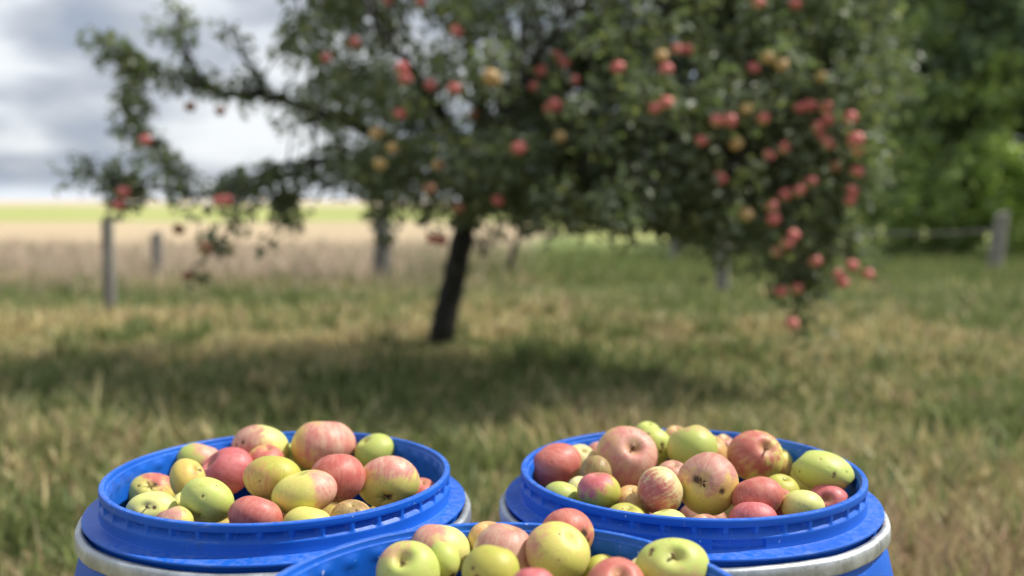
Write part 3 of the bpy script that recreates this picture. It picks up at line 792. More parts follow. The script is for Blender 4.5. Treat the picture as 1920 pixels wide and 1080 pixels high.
 'F11': D(label="orange red apple with a hollow on top, left of the green one with stem stub", axis=(0.09, -0.55, 0.81), base='ochre', red='red', amt=0.78, bdir=(-0.2, 0.5), soft=0.4, stripe=0.3, dt=0.30),
 'F9': D(label="rosy red apple cut off by the bottom edge, below the large yellow one", axis=(0, 0.4, 0.9), base='tan', red='crimson', amt=1.0),
 'F12': D(label="green and pink apple with stem stub and black scab, rightmost in the nearest barrel", axis=(-0.17, -0.66, 0.7), base='lime', red='pink', amt=0.3, bdir=(0.1, -0.85), soft=0.62, stripe=0.35, stem=True, dt=0.24, flat=0.92, marks=((-0.58, 0.55, 0.14), (-0.62, 0.42, 0.10), (-0.05, 0.9, 0.05))),
}
for i, (k, kw) in enumerate(APPLES.items()):
    x, y, z, rx, ry = POS[k]
    make_apple("apple", Vector((x, y, z)), rx, ry, 11 + i * 13, group={'L': GL, 'R': GR, 'F': GF}[k[0]], **kw)


# the layer beneath, seen only in the gaps
def under_layer(center, rim, label, group, seed, deep):
    r = random.Random(seed)
    spots = [(0.0, 0.0)] + [(0.075, k * 60 + 10) for k in range(6)] + [(0.150, k * 32.7 + 5) for k in range(11)]
    for j, (rad, deg) in enumerate(spots):
        a = R(deg + r.uniform(-6, 6))
        x, y = center[0] + rad * math.cos(a), center[1] + rad * math.sin(a)
        sz = r.uniform(0.031, 0.036)
        b = r.choice(['yellow', 'lime', 'tan', 'ochre', 'pale', 'olive'])
        make_apple("apple", Vector((x, y, rim - deep(x, y) - r.uniform(0, 0.012))), sz, sz * 0.88, seed + j * 7, axis=(r.uniform(-1, 1), r.uniform(-1, 1), r.uniform(-0.2, 1)),
                   base=b, red=r.choice(['red', 'rose', 'orange', 'pink']), amt=r.choice([-0.2, 0.3, 0.6, 0.9]), bdir=(r.uniform(-0.6, 0.6), r.uniform(-0.2, 0.7)), label=label, group=group)


under_layer((-0.295, 1.235), 0.88, "apple of the shaded lower layer, seen only through gaps in the left barrel's heap", "lower layer in the left barrel", 501, lambda x, y: 0.100)
under_layer((0.231, 1.26), 0.8775, "apple of the shaded lower layer, seen only through gaps in the right barrel's heap", "lower layer in the right barrel", 701, lambda x, y: 0.100)
under_layer((-0.0076, 0.7825), 0.8915, "apple of the lower layer in the nearest barrel, mostly below the photo's edge", "lower layer in the nearest barrel", 901, lambda x, y: 0.078 if y > 0.80 else 0.040)

# ---------------------------------------------------------------- foliage builder
def leaf_mesh(C, size, rs, droop=0.3, cup=0.25, aspect=0.55):
    """diamond leaves folded along the midrib, at points C"""
    n = len(C)
    d = rs.normal(size=(n, 3))
    d[:, 2] = d[:, 2] * 0.6 - droop
    d /= np.linalg.norm(d, axis=1)[:, None]
    up = rs.normal(size=(n, 3)) * 0.55 + np.array([0, 0, 1.0])
    s = np.cross(d, up)
    s /= np.linalg.norm(s, axis=1)[:, None]
    u = np.cross(s, d)
    L = size[:, None]
    W = L * aspect * 0.5
    V = np.stack([C, C + d * L * 0.45 - s * W + u * W * cup, C + d * L - u * L * 0.10, C + d * L * 0.45 + s * W + u * W * cup], 1)
    b = np.arange(n)[:, None] * 4
    F = np.concatenate([b + np.array([[0, 1, 2]]), b + np.array([[0, 2, 3]])])
    return V.reshape(-1, 3), F


def leaf_cols(n, rs, cols, var=0.25):
    cols = np.array(cols)
    c = cols[rs.integers(0, len(cols), n)] * (1 + var * rs.uniform(-1, 1, (n, 1)))
    c = np.concatenate([np.clip(c, 0, 1), np.ones((n, 1))], 1)
    return np.repeat(c, 4, axis=0)


def cluster_points(centers, radii, per, rs):
    C = np.repeat(np.asarray(centers), per, axis=0)
    rr_ = np.repeat(np.asarray(radii), per)[:, None]
    d = rs.normal(size=C.shape)
    d /= np.linalg.norm(d, axis=1)[:, None]
    return C + d * rr_ * (rs.uniform(0.05, 1, (len(C), 1)) ** 0.6)


# ---------------------------------------------------------------- apple tree
rs = np.random.default_rng(21)
TB = on_ground(828, 655)
tree = empty("apple_tree", TB)
tag(tree, "spreading apple tree with a slim dark leaning trunk, laden with small red apples", "tree")


def loc(v):
    return Vector(v) - TB


D0 = TB.y
trunk_pts = [TB + Vector((-0.02, 0, -0.05)), at(832, 610, D0), at(843, 560, D0), at(858, 490, D0 - .05), at(872, 420, D0 - .1), at(882, 360, D0 - .15), at(890, 300, D0 - .2)]
tp = smooth_path([loc(p) for p in trunk_pts], 5, 0.006, 3)
n_t = len(tp)
V, F = tube(tp, [0.125 if i == 0 else 0.108 - 0.028 * i / n_t + 0.006 * math.sin(i * 1.9) for i in range(n_t)], 14)
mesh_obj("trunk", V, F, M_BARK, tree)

# limbs as (pixel x, pixel y, distance); thickness at start
LIMBS = [
    ([(882, 370, 7.4), (780, 290, 7.2), (640, 225, 7.0), (500, 180, 6.8), (400, 165, 6.7), (345, 90, 6.7), (333, 18, 6.7)], 0.050),
    ([(400, 165, 6.7), (330, 140, 6.65), (265, 125, 6.6), (225, 100, 6.6), (185, 76, 6.6)], 0.020),
    ([(500, 180, 6.8), (465, 120, 6.8), (430, 58, 6.8)], 0.022),
    ([(270, 128, 6.6), (240, 190, 6.5), (258, 240, 6.5), (300, 275, 6.4), (338, 345, 6.4)], 0.014),
    ([(878, 360, 7.4), (760, 320, 6.9), (640, 300, 6.5), (520, 315, 6.2), (430, 350, 6.0)], 0.045),
    ([(560, 320, 6.3), (450, 362, 6.1), (330, 358, 6.0), (235, 350, 5.9), (160, 325, 5.9)], 0.020),
    ([(450, 362, 6.1), (440, 410, 6.0), (395, 470, 5.9), (348, 518, 5.9)], 0.012),
    ([(230, 350, 5.9), (232, 385, 5.9)], 0.010),
    ([(640, 300, 6.5), (560, 360, 6.3), (530, 400, 6.2), (545, 425, 6.2)], 0.014),
    ([(886, 340, 7.3), (900, 220, 7.2), (880, 90, 7.2), (860, -60, 7.2), (850, -220, 7.2)], 0.060),
    ([(886, 330, 7.3), (980, 220, 7.0), (1100, 120, 6.8), (1230, 40, 6.6), (1340, 40, 6.4), (1392, 130, 6.2), (1450, 205, 6.1), (1520, 270, 6.0), (1575, 380, 6.0), (1595, 500, 6.0)], 0.055),
    ([(1450, 205, 6.1), (1470, 300, 6.0), (1470, 420, 5.9), (1490, 520, 5.9), (1486, 600, 5.9)], 0.018),
    ([(886, 330, 7.3), (1000, 280, 6.5), (1120, 250, 5.9), (1260, 260, 5.5), (1370, 310, 5.4)], 0.045),
    ([(890, 310, 7.3), (1050, 180, 7.9), (1230, 60, 8.3), (1400, -30, 8.5)], 0.05),
    ([(890, 320, 7.3), (820, 200, 6.4), (760, 110, 5.8), (700, 40, 5.5)], 0.04),
    ([(890, 320, 7.3), (960, 190, 6.3), (1010, 110, 5.7), (1060, 30, 5.4)], 0.04),
    ([(860, -60, 7.2), (720, -60, 7.1), (600, 20, 7.0), (540, 70, 6.9)], 0.03),
    ([(1520, 270, 6.0), (1575, 240, 6.0), (1610, 200, 6.1), (1635, 130, 6.2)], 0.018),
]
parts = []
limb_pts = []
for i, (pl, r0) in enumerate(LIMBS):
    pts = smooth_path([loc(at(*p)) for p in pl], 5, 0.012, 30 + i)
    limb_pts.append(pts)
    n_ = len(pts)
    parts.append(tube(pts, [r0 * (1 - 0.82 * k / (n_ - 1)) + 0.003 for k in range(n_)], 7))

cent, rad = [], []


def add_c(p, r):
    cent.append((p[0], p[1], p[2]))
    rad.append(r)


# foliage along the outer limbs on the open left side
for i in (0, 1, 2, 3, 4, 5, 6, 7, 8, 16):
    pts = limb_pts[i]
    for k in range(len(pts)):
        if i in (0, 4) and k < len(pts) * 0.35:
            continue
        for _ in range(1 if i in (6, 2) else 2):
            if rs.random() < (0.72 if i not in (6,) else 0.55):
                o3 = rs.normal(size=3) * (0.04 if i in (1, 2, 3, 6, 7) else 0.065)
                add_c(np.array(pts[k]) + o3, rs.uniform(0.07, 0.135))
for i in (10, 11, 12, 17):
    for k in range(4, len(limb_pts[i])):
        for _ in range(2):
            add_c(np.array(limb_pts[i][k]) + rs.normal(size=3) * 0.13, rs.uniform(0.08, 0.15))

# dense masses: (px, py, rx, ry, dist, depth radius, clusters)
MASS = [
    (840, 150, 230, 230, 6.7, 1.5, 118),
    (1010, 200, 260, 210, 6.5, 1.6, 122),
    (1260, 210, 260, 220, 6.3, 1.5, 150),
    (1440, 190, 215, 250, 6.3, 1.2, 170),
    (1150, 20, 330, 170, 6.9, 1.6, 130),
    (1480, 30, 200, 160, 6.6, 1.2, 90),
    (650, 205, 130, 150, 6.7, 0.9, 40),
    (640, 60, 110, 130, 6.9, 0.9, 40),
    (850, 330, 230, 80, 6.2, 1.3, 75),
    (1130, 350, 200, 80, 6.0, 1.2, 75),
    (1370, 390, 140, 90, 5.9, 0.9, 40),
    (1530, 330, 90, 150, 5.9, 0.6, 36),
    (1480, 470, 45, 90, 5.9, 0.3, 6),
    (1080, 375, 200, 40, 6.2, 0.9, 34),
    (1180, 300, 330, 130, 6.6, 1.2, 90),
    (1560, 60, 80, 140, 6.5, 0.8, 40),
    (1290, 405, 90, 50, 6.0, 0.7, 22),
    (1565, 170, 80, 170, 6.4, 0.8, 60),
    (1450, 300, 190, 120, 6.2, 0.9, 70),
    (900, -170, 420, 190, 6.8, 1.8, 150),
    (1330, -160, 330, 180, 6.7, 1.6, 120),
    (700, -120, 200, 140, 6.9, 1.3, 50),
]
for px, py, ax, ay, dd, dr, n in MASS:
    for _ in range(n):
        q = rs.normal(size=3)
        q = q / np.linalg.norm(q) * rs.random() ** 0.40
        dist = dd + q[2] * dr
        p = at(px + q[0] * ax, py + q[1] * ay, dd)
        # move to its own distance along the line of growth, keeping height
        p = Vector((p.x, p.y + q[2] * dr, p.z))
        l = loc(p)
        if l.z < 0.95 and px < 1050:
            continue
        add_c(l, rs.uniform(0.10, 0.17))
cent = np.array(cent)
rad = np.array(rad)
# twigs join each cluster to the nearest limb
allp = np.array([tuple(p) for l in limb_pts for p in l])
for c in cent[::2]:
    j = np.argmin(((allp - c) ** 2).sum(1))
    a, b = Vector(allp[j]), Vector(c)
    m_ = (a + b) / 2 + Vector((0, 0, 0.05))
    parts.append(tube([a, m_, b], [0.009, 0.006, 0.003], 4, cap=False))
V, F = join(parts)
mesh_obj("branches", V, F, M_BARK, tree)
per = np.maximum(6, (rad / 0.13) ** 2 * 30).astype(int)
C = np.repeat(cent, per, axis=0)
rr_ = np.repeat(rad, per)[:, None]
d = rs.normal(size=C.shape)
d /= np.linalg.norm(d, axis=1)[:, None]
C = C + d * rr_ * (rs.uniform(0.05, 1, (len(C), 1)) ** 0.55)
V, F = leaf_mesh(C, rs.uniform(0.045, 0.085, len(C)), rs, aspect=0.62)
right = np.clip((np.repeat(C[:, 0], 4) - 0.6) / 2.2, 0, 1)[:, None]
lc = leaf_cols(len(C), rs, [(0.1256, 0.1651, 0.0918), (0.1674, 0.2116, 0.1093), (0.2052, 0.2475, 0.1355), (0.1381, 0.1578, 0.1004), (0.2470, 0.2600, 0.1201)])
mesh_obj("crown", V, [F], M_LEAF, tree, smooth=False, attrs={'leaf_col': ('FLOAT_COLOR', lc)})

# apples in the tree: parts of it
TREE_APPLES = [(855, 58), (613, 108), (665, 80), (755, 128), (760, 148), (808, 160), (852, 166), (922, 146, 1.25, 'o'), (750, 213), (888, 215, 1.1, 'b'), (1032, 205, 1.2),
    (1042, 196), (1015, 132), (1000, 162), (1045, 105), (1058, 118), (1076, 150), (1158, 127), (790, 4), (727, 2), (705, 250, 1, 'o'), (735, 278, 1, 'o'), (712, 308, 1, 'o'),
    (972, 278), (1050, 258, 1, 'o'), (822, 310, 1, 'b'), (933, 376), (805, 355, 1, 'b'), (858, 390, 1.1, 'b'), (810, 448), (828, 450), (357, 200, 1, 'b'), (413, 208, 1, 'b'), (272, 263),
    (232, 360), (222, 385), (410, 377), (425, 376), (335, 430, 1, 'b'), (385, 465, 1.3, 'b'), (350, 517, 1, 'b'), (1228, 202), (1250, 192), (1268, 92), (1290, 93), (1240, 105, 1, 'o'),
    (1250, 130), (1412, 128), (1465, 122, 1, 'o'), (1440, 108, 1, 'o'), (1422, 5), (1490, 6), (1540, 145, 1, 'o'), (1345, 226), (1368, 226), (1398, 205, 1, 'o'), (1430, 222),
    (1497, 202), (1518, 198), (1548, 200), (1552, 225), (1594, 221), (1533, 240), (1543, 258), (1556, 268), (1606, 262, 1.2), (1608, 281), (1315, 264), (1380, 270, 1, 'o'),
    (1440, 292), (1471, 278), (1350, 335), (1520, 340), (1499, 357), (1473, 364), (1447, 386), (1450, 411), (1487, 441), (1476, 456), (1598, 358), (1593, 375), (1565, 312, 1, 'b'),
    (1606, 322), (1400, 402, 1, 'o'), (1455, 472, 1, 'b'), (1527, 490), (1597, 498), (1572, 516), (1581, 530), (1627, 515), (1493, 541), (1463, 546), (1485, 607, 1.1)]
protos = []
for col_ in ('r', 'o', 'b'):
    for v_ in range(2):
        seed = 3000 + len(protos) * 17
        P, N = apple_shape(seed, 0.88, 0.05)
        bl = {'r': 0.85, 'o': 0.55, 'b': 0.80}[col_] + 0.5 * (N @ np.array([0.6, -0.4, 0.5]) - 0.2)
        Ps, Ns = P, N
        ob = mesh_obj("apple", Ps * 0.036, [APPLE_F], M_APPLE, tree, attrs={'skin_pos': ('FLOAT_VECTOR', P), 'blush': ('FLOAT', bl), 'scar': ('FLOAT', np.zeros(len(P)))})
        ob['skin_base'] = BASE['tan' if col_ == 'o' else 'cream']
        ob['skin_red'] = {'r': (0.58, 0.095, 0.105), 'o': (0.50, 0.24, 0.12), 'b': (0.26, 0.075, 0.045)}[col_]
        ob['stripe'] = 0.4
        ob['skin_seed'] = float(v_)
        protos.append((col_, ob, [True]))
front_y = C[:, 1]
pts_tree = []
CW = C + np.array(TB)          # leaf positions in the world, to hang each apple on the near side of its foliage
cs_, sn_ = math.cos(PITCH), math.sin(PITCH)
dep = CW[:, 1] * cs_ - (CW[:, 2] - CAM_Z) * sn_
lu = 960 + FPX * CW[:, 0] / dep
lv = 540 - FPX * (CW[:, 1] * sn_ + (CW[:, 2] - CAM_Z) * cs_) / dep
ra = random.Random(5)
hang = []
for ta in TREE_APPLES:
    px, py = ta[0], ta[1]
    sc_ = ta[2] if len(ta) > 2 else 1.0
    kind_ = ta[3] if len(ta) > 3 else 'r'
    near = dep[(np.abs(lu - px) < 30) & (np.abs(lv - py) < 30)]
    dist = np.percentile(near, 3) - 0.06 if len(near) > 6 else 5.9
    dist = min(max(dist, 4.7), 7.0)
    p = loc(at(px, py, dist))
    opts = [q for q in protos if q[0] == kind_]
    pr = opts[ra.randrange(len(opts))]
    if pr[2][0]:
        o = pr[1]
        pr[2][0] = False
    else:
        o = pr[1].copy()
        COL.objects.link(o)
        o.parent = tree
    o.location = p
    o.rotation_euler = (ra.uniform(-0.5, 0.5), ra.uniform(-0.5, 0.5), ra.uniform(-0.5, 0.5))
    k = sc_ * ra.uniform(0.92, 1.12)
    o.scale = (k, k, k)
for col_, ob, unused in protos:
    if unused[0]:
        bpy.data.objects.remove(ob)


# ---------------------------------------------------------------- other trees and bushes
def plant(name, base, label, cat, blobs, n_leaf, size, cols, seed, trunk=None, bark=None, branch_r=0.05, group=None, mat=None):
    """blobs: (x, y, z, rx, ry, rz) in metres relative to base"""
    r = np.random.default_rng(seed)
    root = empty(name, base)
    tag(root, label, cat, group)
    pts = []
    parts = []
    wsum = sum(b[3] * b[4] * b[5] for b in blobs)
    for b in blobs:
        n = int(n_leaf * b[3] * b[4] * b[5] / wsum)
        nc = max(4, n // 34)
        q = r.normal(size=(nc, 3))
        q = q / np.linalg.norm(q, axis=1)[:, None] * (r.random((nc, 1)) ** 0.35)
        cc = np.array(b[:3]) + q * np.array(b[3:])
        cr = r.uniform(0.16, 0.34, nc) * (b[3] * b[4] * b[5]) ** (1 / 3)
        P_ = np.repeat(cc, 34, axis=0)
        dd_ = r.normal(size=P_.shape)
        dd_ /= np.linalg.norm(dd_, axis=1)[:, None]
        pts.append(P_ + dd_ * np.repeat(cr, 34)[:, None] * r.random((len(P_), 1)) ** 0.5)
        if trunk:
            top = Vector(trunk[-1][0])
            parts.append(tube(smooth_path([top, (top + Vector(b[:3])) / 2 + Vector((0, 0, 0.2)), b[:3]], 4, 0.03, seed), [branch_r] * 4 + [branch_r * 0.6] * 4 + [branch_r * 0.3], 6))
    P_ = np.concatenate(pts)
    P_ = P_[P_[:, 2] > 0.03]
    V, F = leaf_mesh(P_, r.uniform(0.7, 1.3, len(P_)) * size, r, droop=0.25)
    if trunk:
        V2, F2 = tube(smooth_path([t[0] for t in trunk], 5, 0.02, seed), np.interp(np.linspace(0, len(trunk) - 1, (len(trunk) - 1) * 5 + 1), range(len(trunk)), [t[1] for t in trunk]), 10)
        mesh_obj("trunk", V2, F2, bark or M_BARK_G, root)
        Vb, Fb = join(parts)
        mesh_obj("branches", Vb, Fb, bark or M_BARK_G, root)
    mesh_obj("crown", V, [F], mat or M_LEAF_B, root, smooth=False, attrs={'leaf_col': ('FLOAT_COLOR', leaf_cols(len(P_), r, cols))})
    return root


DK = [(0.2010, 0.2604, 0.1829), (0.2824, 0.3460, 0.2253), (0.2385, 0.2929, 0.2532)]
MD = [(0.3769, 0.4475, 0.2253), (0.4706, 0.5494, 0.2670), (0.3265, 0.3866, 0.2390)]
BT = [(0.5339, 0.6305, 0.2110), (0.6593, 0.7324, 0.2812), (0.4394, 0.5287, 0.1969)]
GT = "trees standing behind the fence on the right"
plant("broadleaf_tree", on_ground(1800, 478), "tall dark green tree rising out of the frame behind the thick grey fence post", "tree",
      [(0, 0, 5.2, 2.6, 2.4, 2.2), (-1.5, -.4, 3.6, 1.6, 1.6, 1.3), (1.7, -.3, 3.4, 1.8, 1.7, 1.5), (0.3, 0, 7.4, 2.0, 2.0, 1.7)], 15000, 0.27, DK, 41,
      [((0, 0, 0), .24), ((.05, 0, 1.4), .19), ((0, 0, 3.2), .15)], branch_r=.07, group=GT)
plant("broadleaf_tree", on_ground(1990, 476), "dark green tree at the right edge of the photo, cut off by the frame", "tree",
      [(0, 0, 5.0, 2.4, 2.2, 2.2), (-1.2, -.5, 3.0, 1.7, 1.6, 1.3), (0.8, 0, 7.0, 2.0, 2.0, 1.6)], 11000, 0.27, DK + MD, 42,
      [((0, 0, 0), .22), ((0, 0, 1.4), .18), ((0, 0, 3.0), .14)], branch_r=.07, group=GT)
plant("broadleaf_tree", on_ground(1560, 455), "dark tree half hidden behind the right side of the apple tree", "tree",
      [(0, 0, 3.8, 2.8, 2.4, 2.0), (-1.9, 0, 2.6, 1.9, 1.7, 1.2), (1.9, 0, 2.8, 2.0, 1.7, 1.4), (0.3, 0, 5.6, 2.2, 2.0, 1.6)], 13000, 0.27, MD, 43,
      [((0, 0, 0), .25), ((0, 0, 1.2), .2), ((0, 0, 2.6), .15)], branch_r=.07, group=GT)
plant("broadleaf_tree", on_ground(1775, 483), "mid green tree with crown reaching down to the bushes, beside the thick grey post", "tree",
      [(0, 0, 2.9, 1.5, 1.2, 1.2), (-1.0, -.2, 2.2, 1.0, .9, .8), (.9, -.2, 3.6, 1.2, 1.0, 1.0), (-.9, 0, 4.4, 1.1, 1.0, 1.0)], 5200, 0.22, MD + BT, 44,
      [((0, 0, 0), .14), ((.03, 0, .9), .11), ((0, 0, 1.8), .09)], branch_r=.05, group=GT)
GB = "leafy bushes along the fence on the right"
plant("bush", on_ground(1905, 488), "bright green bush at the right edge, right of the grey fence post", "bush",
      [(0, 0, 1.1, 1.2, 1.0, 1.1), (-.5, -.2, 1.9, .9, .8, .8)], 4200, 0.18, BT, 51, group=GB)
plant("bush", on_ground(1690, 487), "light green bush left of the grey fence post, lit along its top", "bush",
      [(0, 0, .9, 1.1, .9, .9), (.6, -.2, 1.6, .9, .8, .7), (-.6, 0, 1.5, .7, .7, .7)], 4600, 0.18, BT + MD, 52, group=GB)
plant("bush", on_ground(1500, 476), "dark low bush behind the drooping right hand apple branches", "bush",
      [(0, 0, .7, 1.3, .9, .8), (-1.2, 0, .6, .9, .8, .6)], 4200, 0.18, DK + MD, 53, group=GB)
plant("bush", on_ground(1790, 484), "dark green bush between the light green bush and the right hand fence post", "bush",
      [(0, 0, .8, 1.0, .9, .9), (.3, 0, 1.7, .8, .8, .8)], 4200, 0.18, MD, 54, group=GB)
plant("bush", on_ground(1350, 462), "low dark hedge clump seen under the apple tree, beyond the wooden stake", "bush",
      [(0, 0, .45, 1.3, .8, .5), (1.3, 0, .5, 1.0, .8, .55)], 3600, 0.18, DK, 55, group=GB)
plant("young_tree", on_ground(716, 528), "slender young tree with drooping leaves behind the apple tree, left of its trunk", "tree",
      [(0, 0, 1.15, .26, .26, .34), (.05, 0, .72, .18, .2, .26), (-.1, 0, 1.7, .42, .42, .42)], 2400, 0.10, [(0.05, 0.075, 0.036), (0.07, 0.085, 0.05)], 61,
      [((0, 0, -.05), .15), ((0.02, 0, .5), .13), ((0, 0, 1.0), .12)], bark=M_BARK_G, branch_r=.02)
plant("young_tree", on_ground(950, 522), "thin leaning tree with bare twigs behind the apple tree, right of its trunk", "tree",
      [(.25, 0, 1.35, .5, .4, .5), (.1, 0, .75, .40, .3, .24), (-.3, 0, 1.2, .45, .4, .35), (-.25, 0, .55, .35, .3, .2)], 2200, 0.085, [(0.05, 0.07, 0.04), (0.10, 0.095, 0.07)], 62,
      [((0, 0, 0), .055), ((.12, 0, .45), .048), ((.30, 0, 1.0), .035), ((.34, 0, 1.4), .03)], bark=M_BARK, branch_r=.014)

# ---------------------------------------------------------------- fence
GP = "weathered fence posts"


def post(px, base, top, width, label, lean=0.0, cut=0):
    b = on_ground(px, base)
    d = b.y * math.cos(PITCH) + CAM_Z * math.sin(PITCH)
    h = (base - top) / FPX * d
    r = width / FPX * d / 2
    n, k = 12, 9
    V, F = [], []
    rr2 = random.Random(int(px))
    for i in range(k):
        z = -0.06 + (h + 0.06) * i / (k - 1)
        rr3 = r * (1.04 - 0.10 * i / (k - 1)) * rr2.uniform(0.97, 1.03)
        for j in range(n):
            a = 2 * math.pi * j / n
            wob = 1 + 0.07 * math.cos(3 * a + px)
            V.append((rr3 * wob * math.cos(a) + lean * z, rr3 * wob * math.sin(a), z + (0.03 * math.cos(a) if i == k - 1 else 0)))
    for i in range(k - 1):
        for j in range(n):
            F.append((i * n + j, i * n + (j + 1) % n, (i + 1) * n + (j + 1) % n, (i + 1) * n + j))
    F.append(tuple((k - 1) * n + j for j in range(n)))
    o = mesh_obj("fence_post", V, F, M_WOOD, loc=tuple(b), sharp=40)
    tag(o, label, "post", GP)
    return b, h


post(208, 596, 408, 23, "grey wooden post standing alone in the grass at the far left")
post(297, 520, 436, 22, "faint pale post farther off, right of the far left post")
post(1354, 548, 438, 24, "grey stake under the right side of the apple tree, its top lost in leaves")
post(1258, 495, 428, 20, "leaning pale post under the apple tree, left of the grey stake", lean=0.22)
pb, ph_ = post(1864, 515, 400, 26, "thick grey post before the dark trees at the right, leaning slightly right", lean=0.10)


def rail(p0, p1, r, label):
    pts = [p0.lerp(p1, k / 6) + Vector((0, 0, -0.05 * math.sin(math.pi * k / 6))) for k in range(7)]
    c0 = pts[0].copy()
    V, F = tube([p - c0 for p in pts], [r, r * 1.05, r, r * 0.95, r, r, r * 0.9], 8)
    o = mesh_obj("fence_rail", V, F, M_WOOD, loc=tuple(c0))
    tag(o, label, "rail")


rail(on_ground(1864, 515) + Vector((0.02, 0.10, .72)), on_ground(1600, 508) + Vector((0, 0, .70)), 0.014, "thin pale rail running left from the right hand fence post")

# ---------------------------------------------------------------- grass
rg = np.random.default_rng(77)


def grass(n, d0, d1, hmin, hmax, wmin, wmax, seed, power=1.0, side=0.90):
    r = np.random.default_rng(seed)
    u = r.random(n)
    d = (d0 ** (1 - power) + u * (d1 ** (1 - power) - d0 ** (1 - power))) ** (1 / (1 - power)) if power != 1 else d0 * (d1 / d0) ** u
    x = d * r.uniform(-side, side, n)
    return np.stack([x, d, np.zeros(n)], 1), r


def field(P, s, seed):
    """cheap smooth noise in -1..1 for patches"""
    r = np.random.default_rng(seed)
    v = np.zeros(len(P))
    for k in range(7):
        f = s * r.uniform(0.5, 1.8)
        a = r.uniform(0, 6.28)
        v += np.sin((P[:, 0] * math.cos(a) + P[:, 1] * math.sin(a)) * f + r.uniform(0, 6.28))
    return v / 3.2


B0, r = grass(205000, 1.7, 15.0, 0, 0, 0, 0, 5, power=1.15)
keep = ~((np.hypot(B0[:, 0] + .295, B0[:, 1] - 1.235) < .26) | (np.hypot(B0[:, 0] - .231, B0[:, 1] - 1.26) < .26))
B0 = B0[keep]
rt_ = np.random.default_rng(31)
tc0, _ = grass(420, 2.6, 12.0, 0, 0, 0, 0, 32, power=1.1)
tufts = np.repeat(tc0, 34, axis=0) + rt_.normal(size=(420 * 34, 3)) * np.array([0.07, 0.07, 0.0])
near_tree = np.array(TB) + rt_.normal(size=(700, 3)) * np.array([0.30, 0.22, 0.0])
near_tree[:, 2] = 0
n_plain = len(B0)
B0 = np.concatenate([B0, tufts, near_tree])
n = len(B0)
p1, p2, p3 = field(B0, 1.3, 1), field(B0, 4.0, 2), field(B0, 0.6, 3)
dist = B0[:, 1]
tall = np.clip(0.5 + 0.5 * p1 + 0.3 * p2, 0.05, 1.4)
h = (0.06 + 0.10 * tall) * r.uniform(0.5, 1.3, n)
stalk = r.random(n) < 0.022
h = np.where(stalk, h * 1.9, h)
h[n_plain:] = r.uniform(0.10, 0.25, n - n_plain)
h[-700:] *= 0.45
front = (np.abs(B0[:, 0] - TB.x * B0[:, 1] / TB.y) < 0.30) & (B0[:, 1] > 5.2) & (B0[:, 1] < TB.y)
h = np.where(front, np.minimum(h, 0.10), h)
stalk[n_plain:] = False
wd = np.where(stalk, 0.0025, r.uniform(0.0035, 0.0075, n)) * (1 + dist / 7)
az = r.uniform(0, 2 * math.pi, n)
bend = r.uniform(0.1, 0.75, n) * h
dx, dy = np.cos(az), np.sin(az)
fx = r.uniform(0, 2 * math.pi, n)
sx, sy = np.cos(fx), np.sin(fx)
o1 = np.stack([B0[:, 0] - sx * wd, B0[:, 1] - sy * wd, B0[:, 2] - 0.01], 1)
o2 = np.stack([B0[:, 0] + sx * wd, B0[:, 1] + sy * wd, B0[:, 2] - 0.01], 1)
mid = np.stack([B0[:, 0] + dx * bend * 0.3, B0[:, 1] + dy * bend * 0.3, h * 0.6], 1)
m1 = mid - np.stack([sx * wd * .8, sy * wd * .8, 0 * wd], 1)
m2 = mid + np.stack([sx * wd * .8, sy * wd * .8, 0 * wd], 1)
tip = np.stack([B0[:, 0] + dx * bend, B0[:, 1] + dy * bend, h], 1)
V = np.stack([o1, o2, m2, m1, tip], 1).reshape(-1, 3)
b = np.arange(n)[:, None] * 5
F = [b + np.array([[0, 1, 2, 3]]), b + np.array([[3, 2, 4]])]
GREEN = np.array([(0.1828, 0.2340, 0.0731), (0.2266, 0.2778, 0.0906), (0.1536, 0.1974, 0.0760), (0.2633, 0.2926, 0.1170)])
STRAW = np.array([(0.6143, 0.5119, 0.2633), (0.7020, 0.6143, 0.3511), (0.5266, 0.4242, 0.2194), (0.4680, 0.4095, 0.1755)])
BROWN = np.array([(0.2926, 0.2048, 0.1243), (0.3950, 0.2778, 0.1755), (0.4974, 0.3511, 0.2340)])
# share of dry blades: more in the near corners, in the sunny band before the fence; green strip by the fence
dry = 0.50 + 0.34 * p1 + 0.20 * p3 + 0.12 * p2
dry += 0.22 * np.exp(-((dist - 3.2) / 0.9) ** 2)
dry += 0.25 * np.exp(-((dist - 8.3) / 1.3) ** 2) - 0.30 * np.exp(-((dist - 5.6) / 1.0) ** 2) - 0.45 * np.exp(-((dist - 11.2) / 1.3) ** 2)
dry -= 0.30 * np.clip((B0[:, 0] / dist) * 2.2, 0, 1) * (dist > 9)
isdry = (r.random(n) < np.clip(dry, 0.05, 0.95)) | stalk
tuft_dry = np.concatenate([np.repeat(rt_.random(420) < 0.15, 34), np.zeros(700, bool)])
isdry[n_plain:] = tuft_dry
isbrown = isdry & (r.random(n) < np.clip(0.08 + 0.34 * np.exp(-((dist - 3.0) / 0.9) ** 2) + 0.2 * p2, 0, 0.8))
col = np.where(isdry[:, None], STRAW[r.integers(0, 4, n)], GREEN[r.integers(0, 4, n)])
col = np.where(isbrown[:, None], BROWN[r.integers(0, 3, n)], col)
col = col * r.uniform(0.75, 1.25, (n, 1))
lc = np.repeat(np.concatenate([col, np.ones((n, 1))], 1), 5, axis=0)
gr = mesh_obj("grass", V, F, M_GRASS, smooth=False, attrs={'leaf_col': ('FLOAT_COLOR', lc)})
tag(gr, "uncut meadow grass, green and straw coloured, under and around the tree", "grass", kind="stuff")

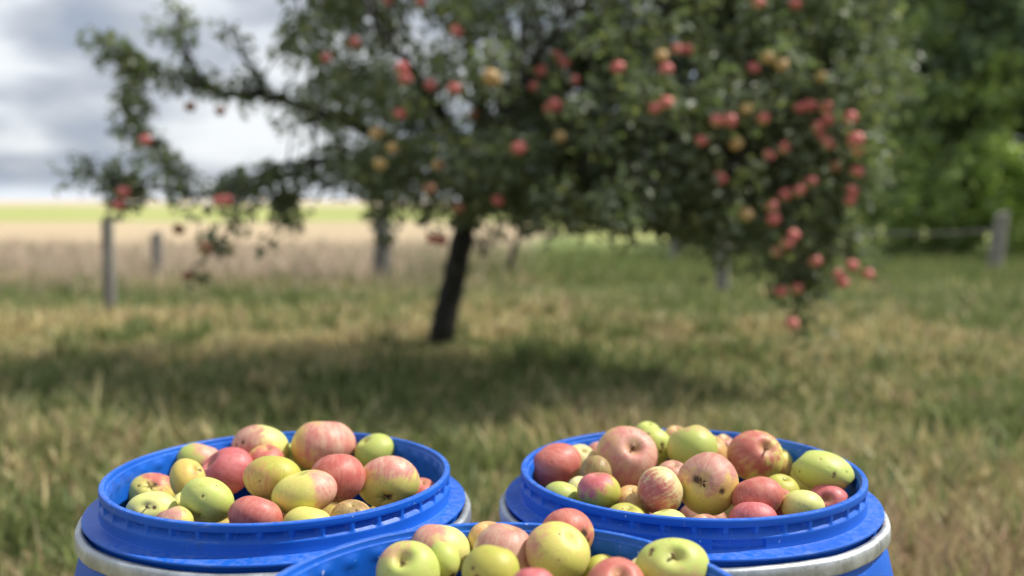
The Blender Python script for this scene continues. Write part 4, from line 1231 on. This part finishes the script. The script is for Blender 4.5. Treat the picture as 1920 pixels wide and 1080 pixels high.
# tall dry grass beyond the fence line on the left
B1, r = grass(30000, 11.0, 27.0, 0, 0, 0, 0, 6, power=1.3)
B1 = B1[B1[:, 0] / B1[:, 1] < -0.06 + 0.09 * r.random(len(B1))]
n = len(B1)
h = r.uniform(0.16, 0.44, n) * np.clip((B1[:, 1] - 10.0) / 4.5, 0.25, 1)
wd = r.uniform(0.008, 0.02, n)
fx = r.uniform(0, math.pi, n)
az = r.uniform(0, 2 * math.pi, n)
s3 = np.stack([np.cos(fx) * wd, np.sin(fx) * wd, 0 * wd], 1)
ln = np.stack([np.cos(az) * h * .35, np.sin(az) * h * .35, h], 1)
V = np.stack([B1 - s3, B1 + s3, B1 + ln], 1).reshape(-1, 3)
F = [np.arange(n)[:, None] * 3 + np.array([[0, 1, 2]])]
DRY = np.array([(0.5313, 0.4185, 0.3141), (0.6119, 0.4991, 0.3967), (0.4185, 0.3220, 0.2479), (0.3220, 0.3059, 0.1984)])
col = DRY[r.integers(0, 4, n)] * r.uniform(0.8, 1.2, (n, 1))
greenish = r.random(n) < np.clip((15.5 - B1[:, 1]) / 5.0, 0, 0.8)
col = np.where(greenish[:, None], np.array([0.20, 0.22, 0.085]) * r.uniform(0.8, 1.2, (n, 1)), col)
lc = np.repeat(np.concatenate([col, np.ones((n, 1))], 1), 3, axis=0)
tg = mesh_obj("dry_grass", V, F, M_GRASS, smooth=False, attrs={'leaf_col': ('FLOAT_COLOR', lc)})
tag(tg, "belt of tall greyish dry grass beyond the left hand posts", "grass", kind="stuff")

# greener grass farther back on the right, in front of the bushes
B2, r = grass(30000, 14.0, 23.0, 0, 0, 0, 0, 8, power=1.2)
B2 = B2[B2[:, 0] / B2[:, 1] > -0.04 - 0.1 * r.random(len(B2))]
n = len(B2)
h = r.uniform(0.10, 0.34, n)
wd = r.uniform(0.008, 0.018, n)
fx = r.uniform(0, math.pi, n)
az = r.uniform(0, 2 * math.pi, n)
s3 = np.stack([np.cos(fx) * wd, np.sin(fx) * wd, 0 * wd], 1)
ln = np.stack([np.cos(az) * h * .4, np.sin(az) * h * .4, h], 1)
V = np.stack([B2 - s3, B2 + s3, B2 + ln], 1).reshape(-1, 3)
F = [np.arange(n)[:, None] * 3 + np.array([[0, 1, 2]])]
mixg = np.array([(0.16, 0.22, 0.065), (0.20, 0.25, 0.08), (0.13, 0.18, 0.06), (0.30, 0.28, 0.12)])
col = mixg[r.integers(0, 4, n)] * r.uniform(0.8, 1.2, (n, 1))
lc = np.repeat(np.concatenate([col, np.ones((n, 1))], 1), 3, axis=0)
bg_ = mesh_obj("green_grass", V, F, M_GRASS, smooth=False, attrs={'leaf_col': ('FLOAT_COLOR', lc)})
tag(bg_, "greener grass in front of the bushes and fence, beyond the apple tree", "grass", kind="stuff")
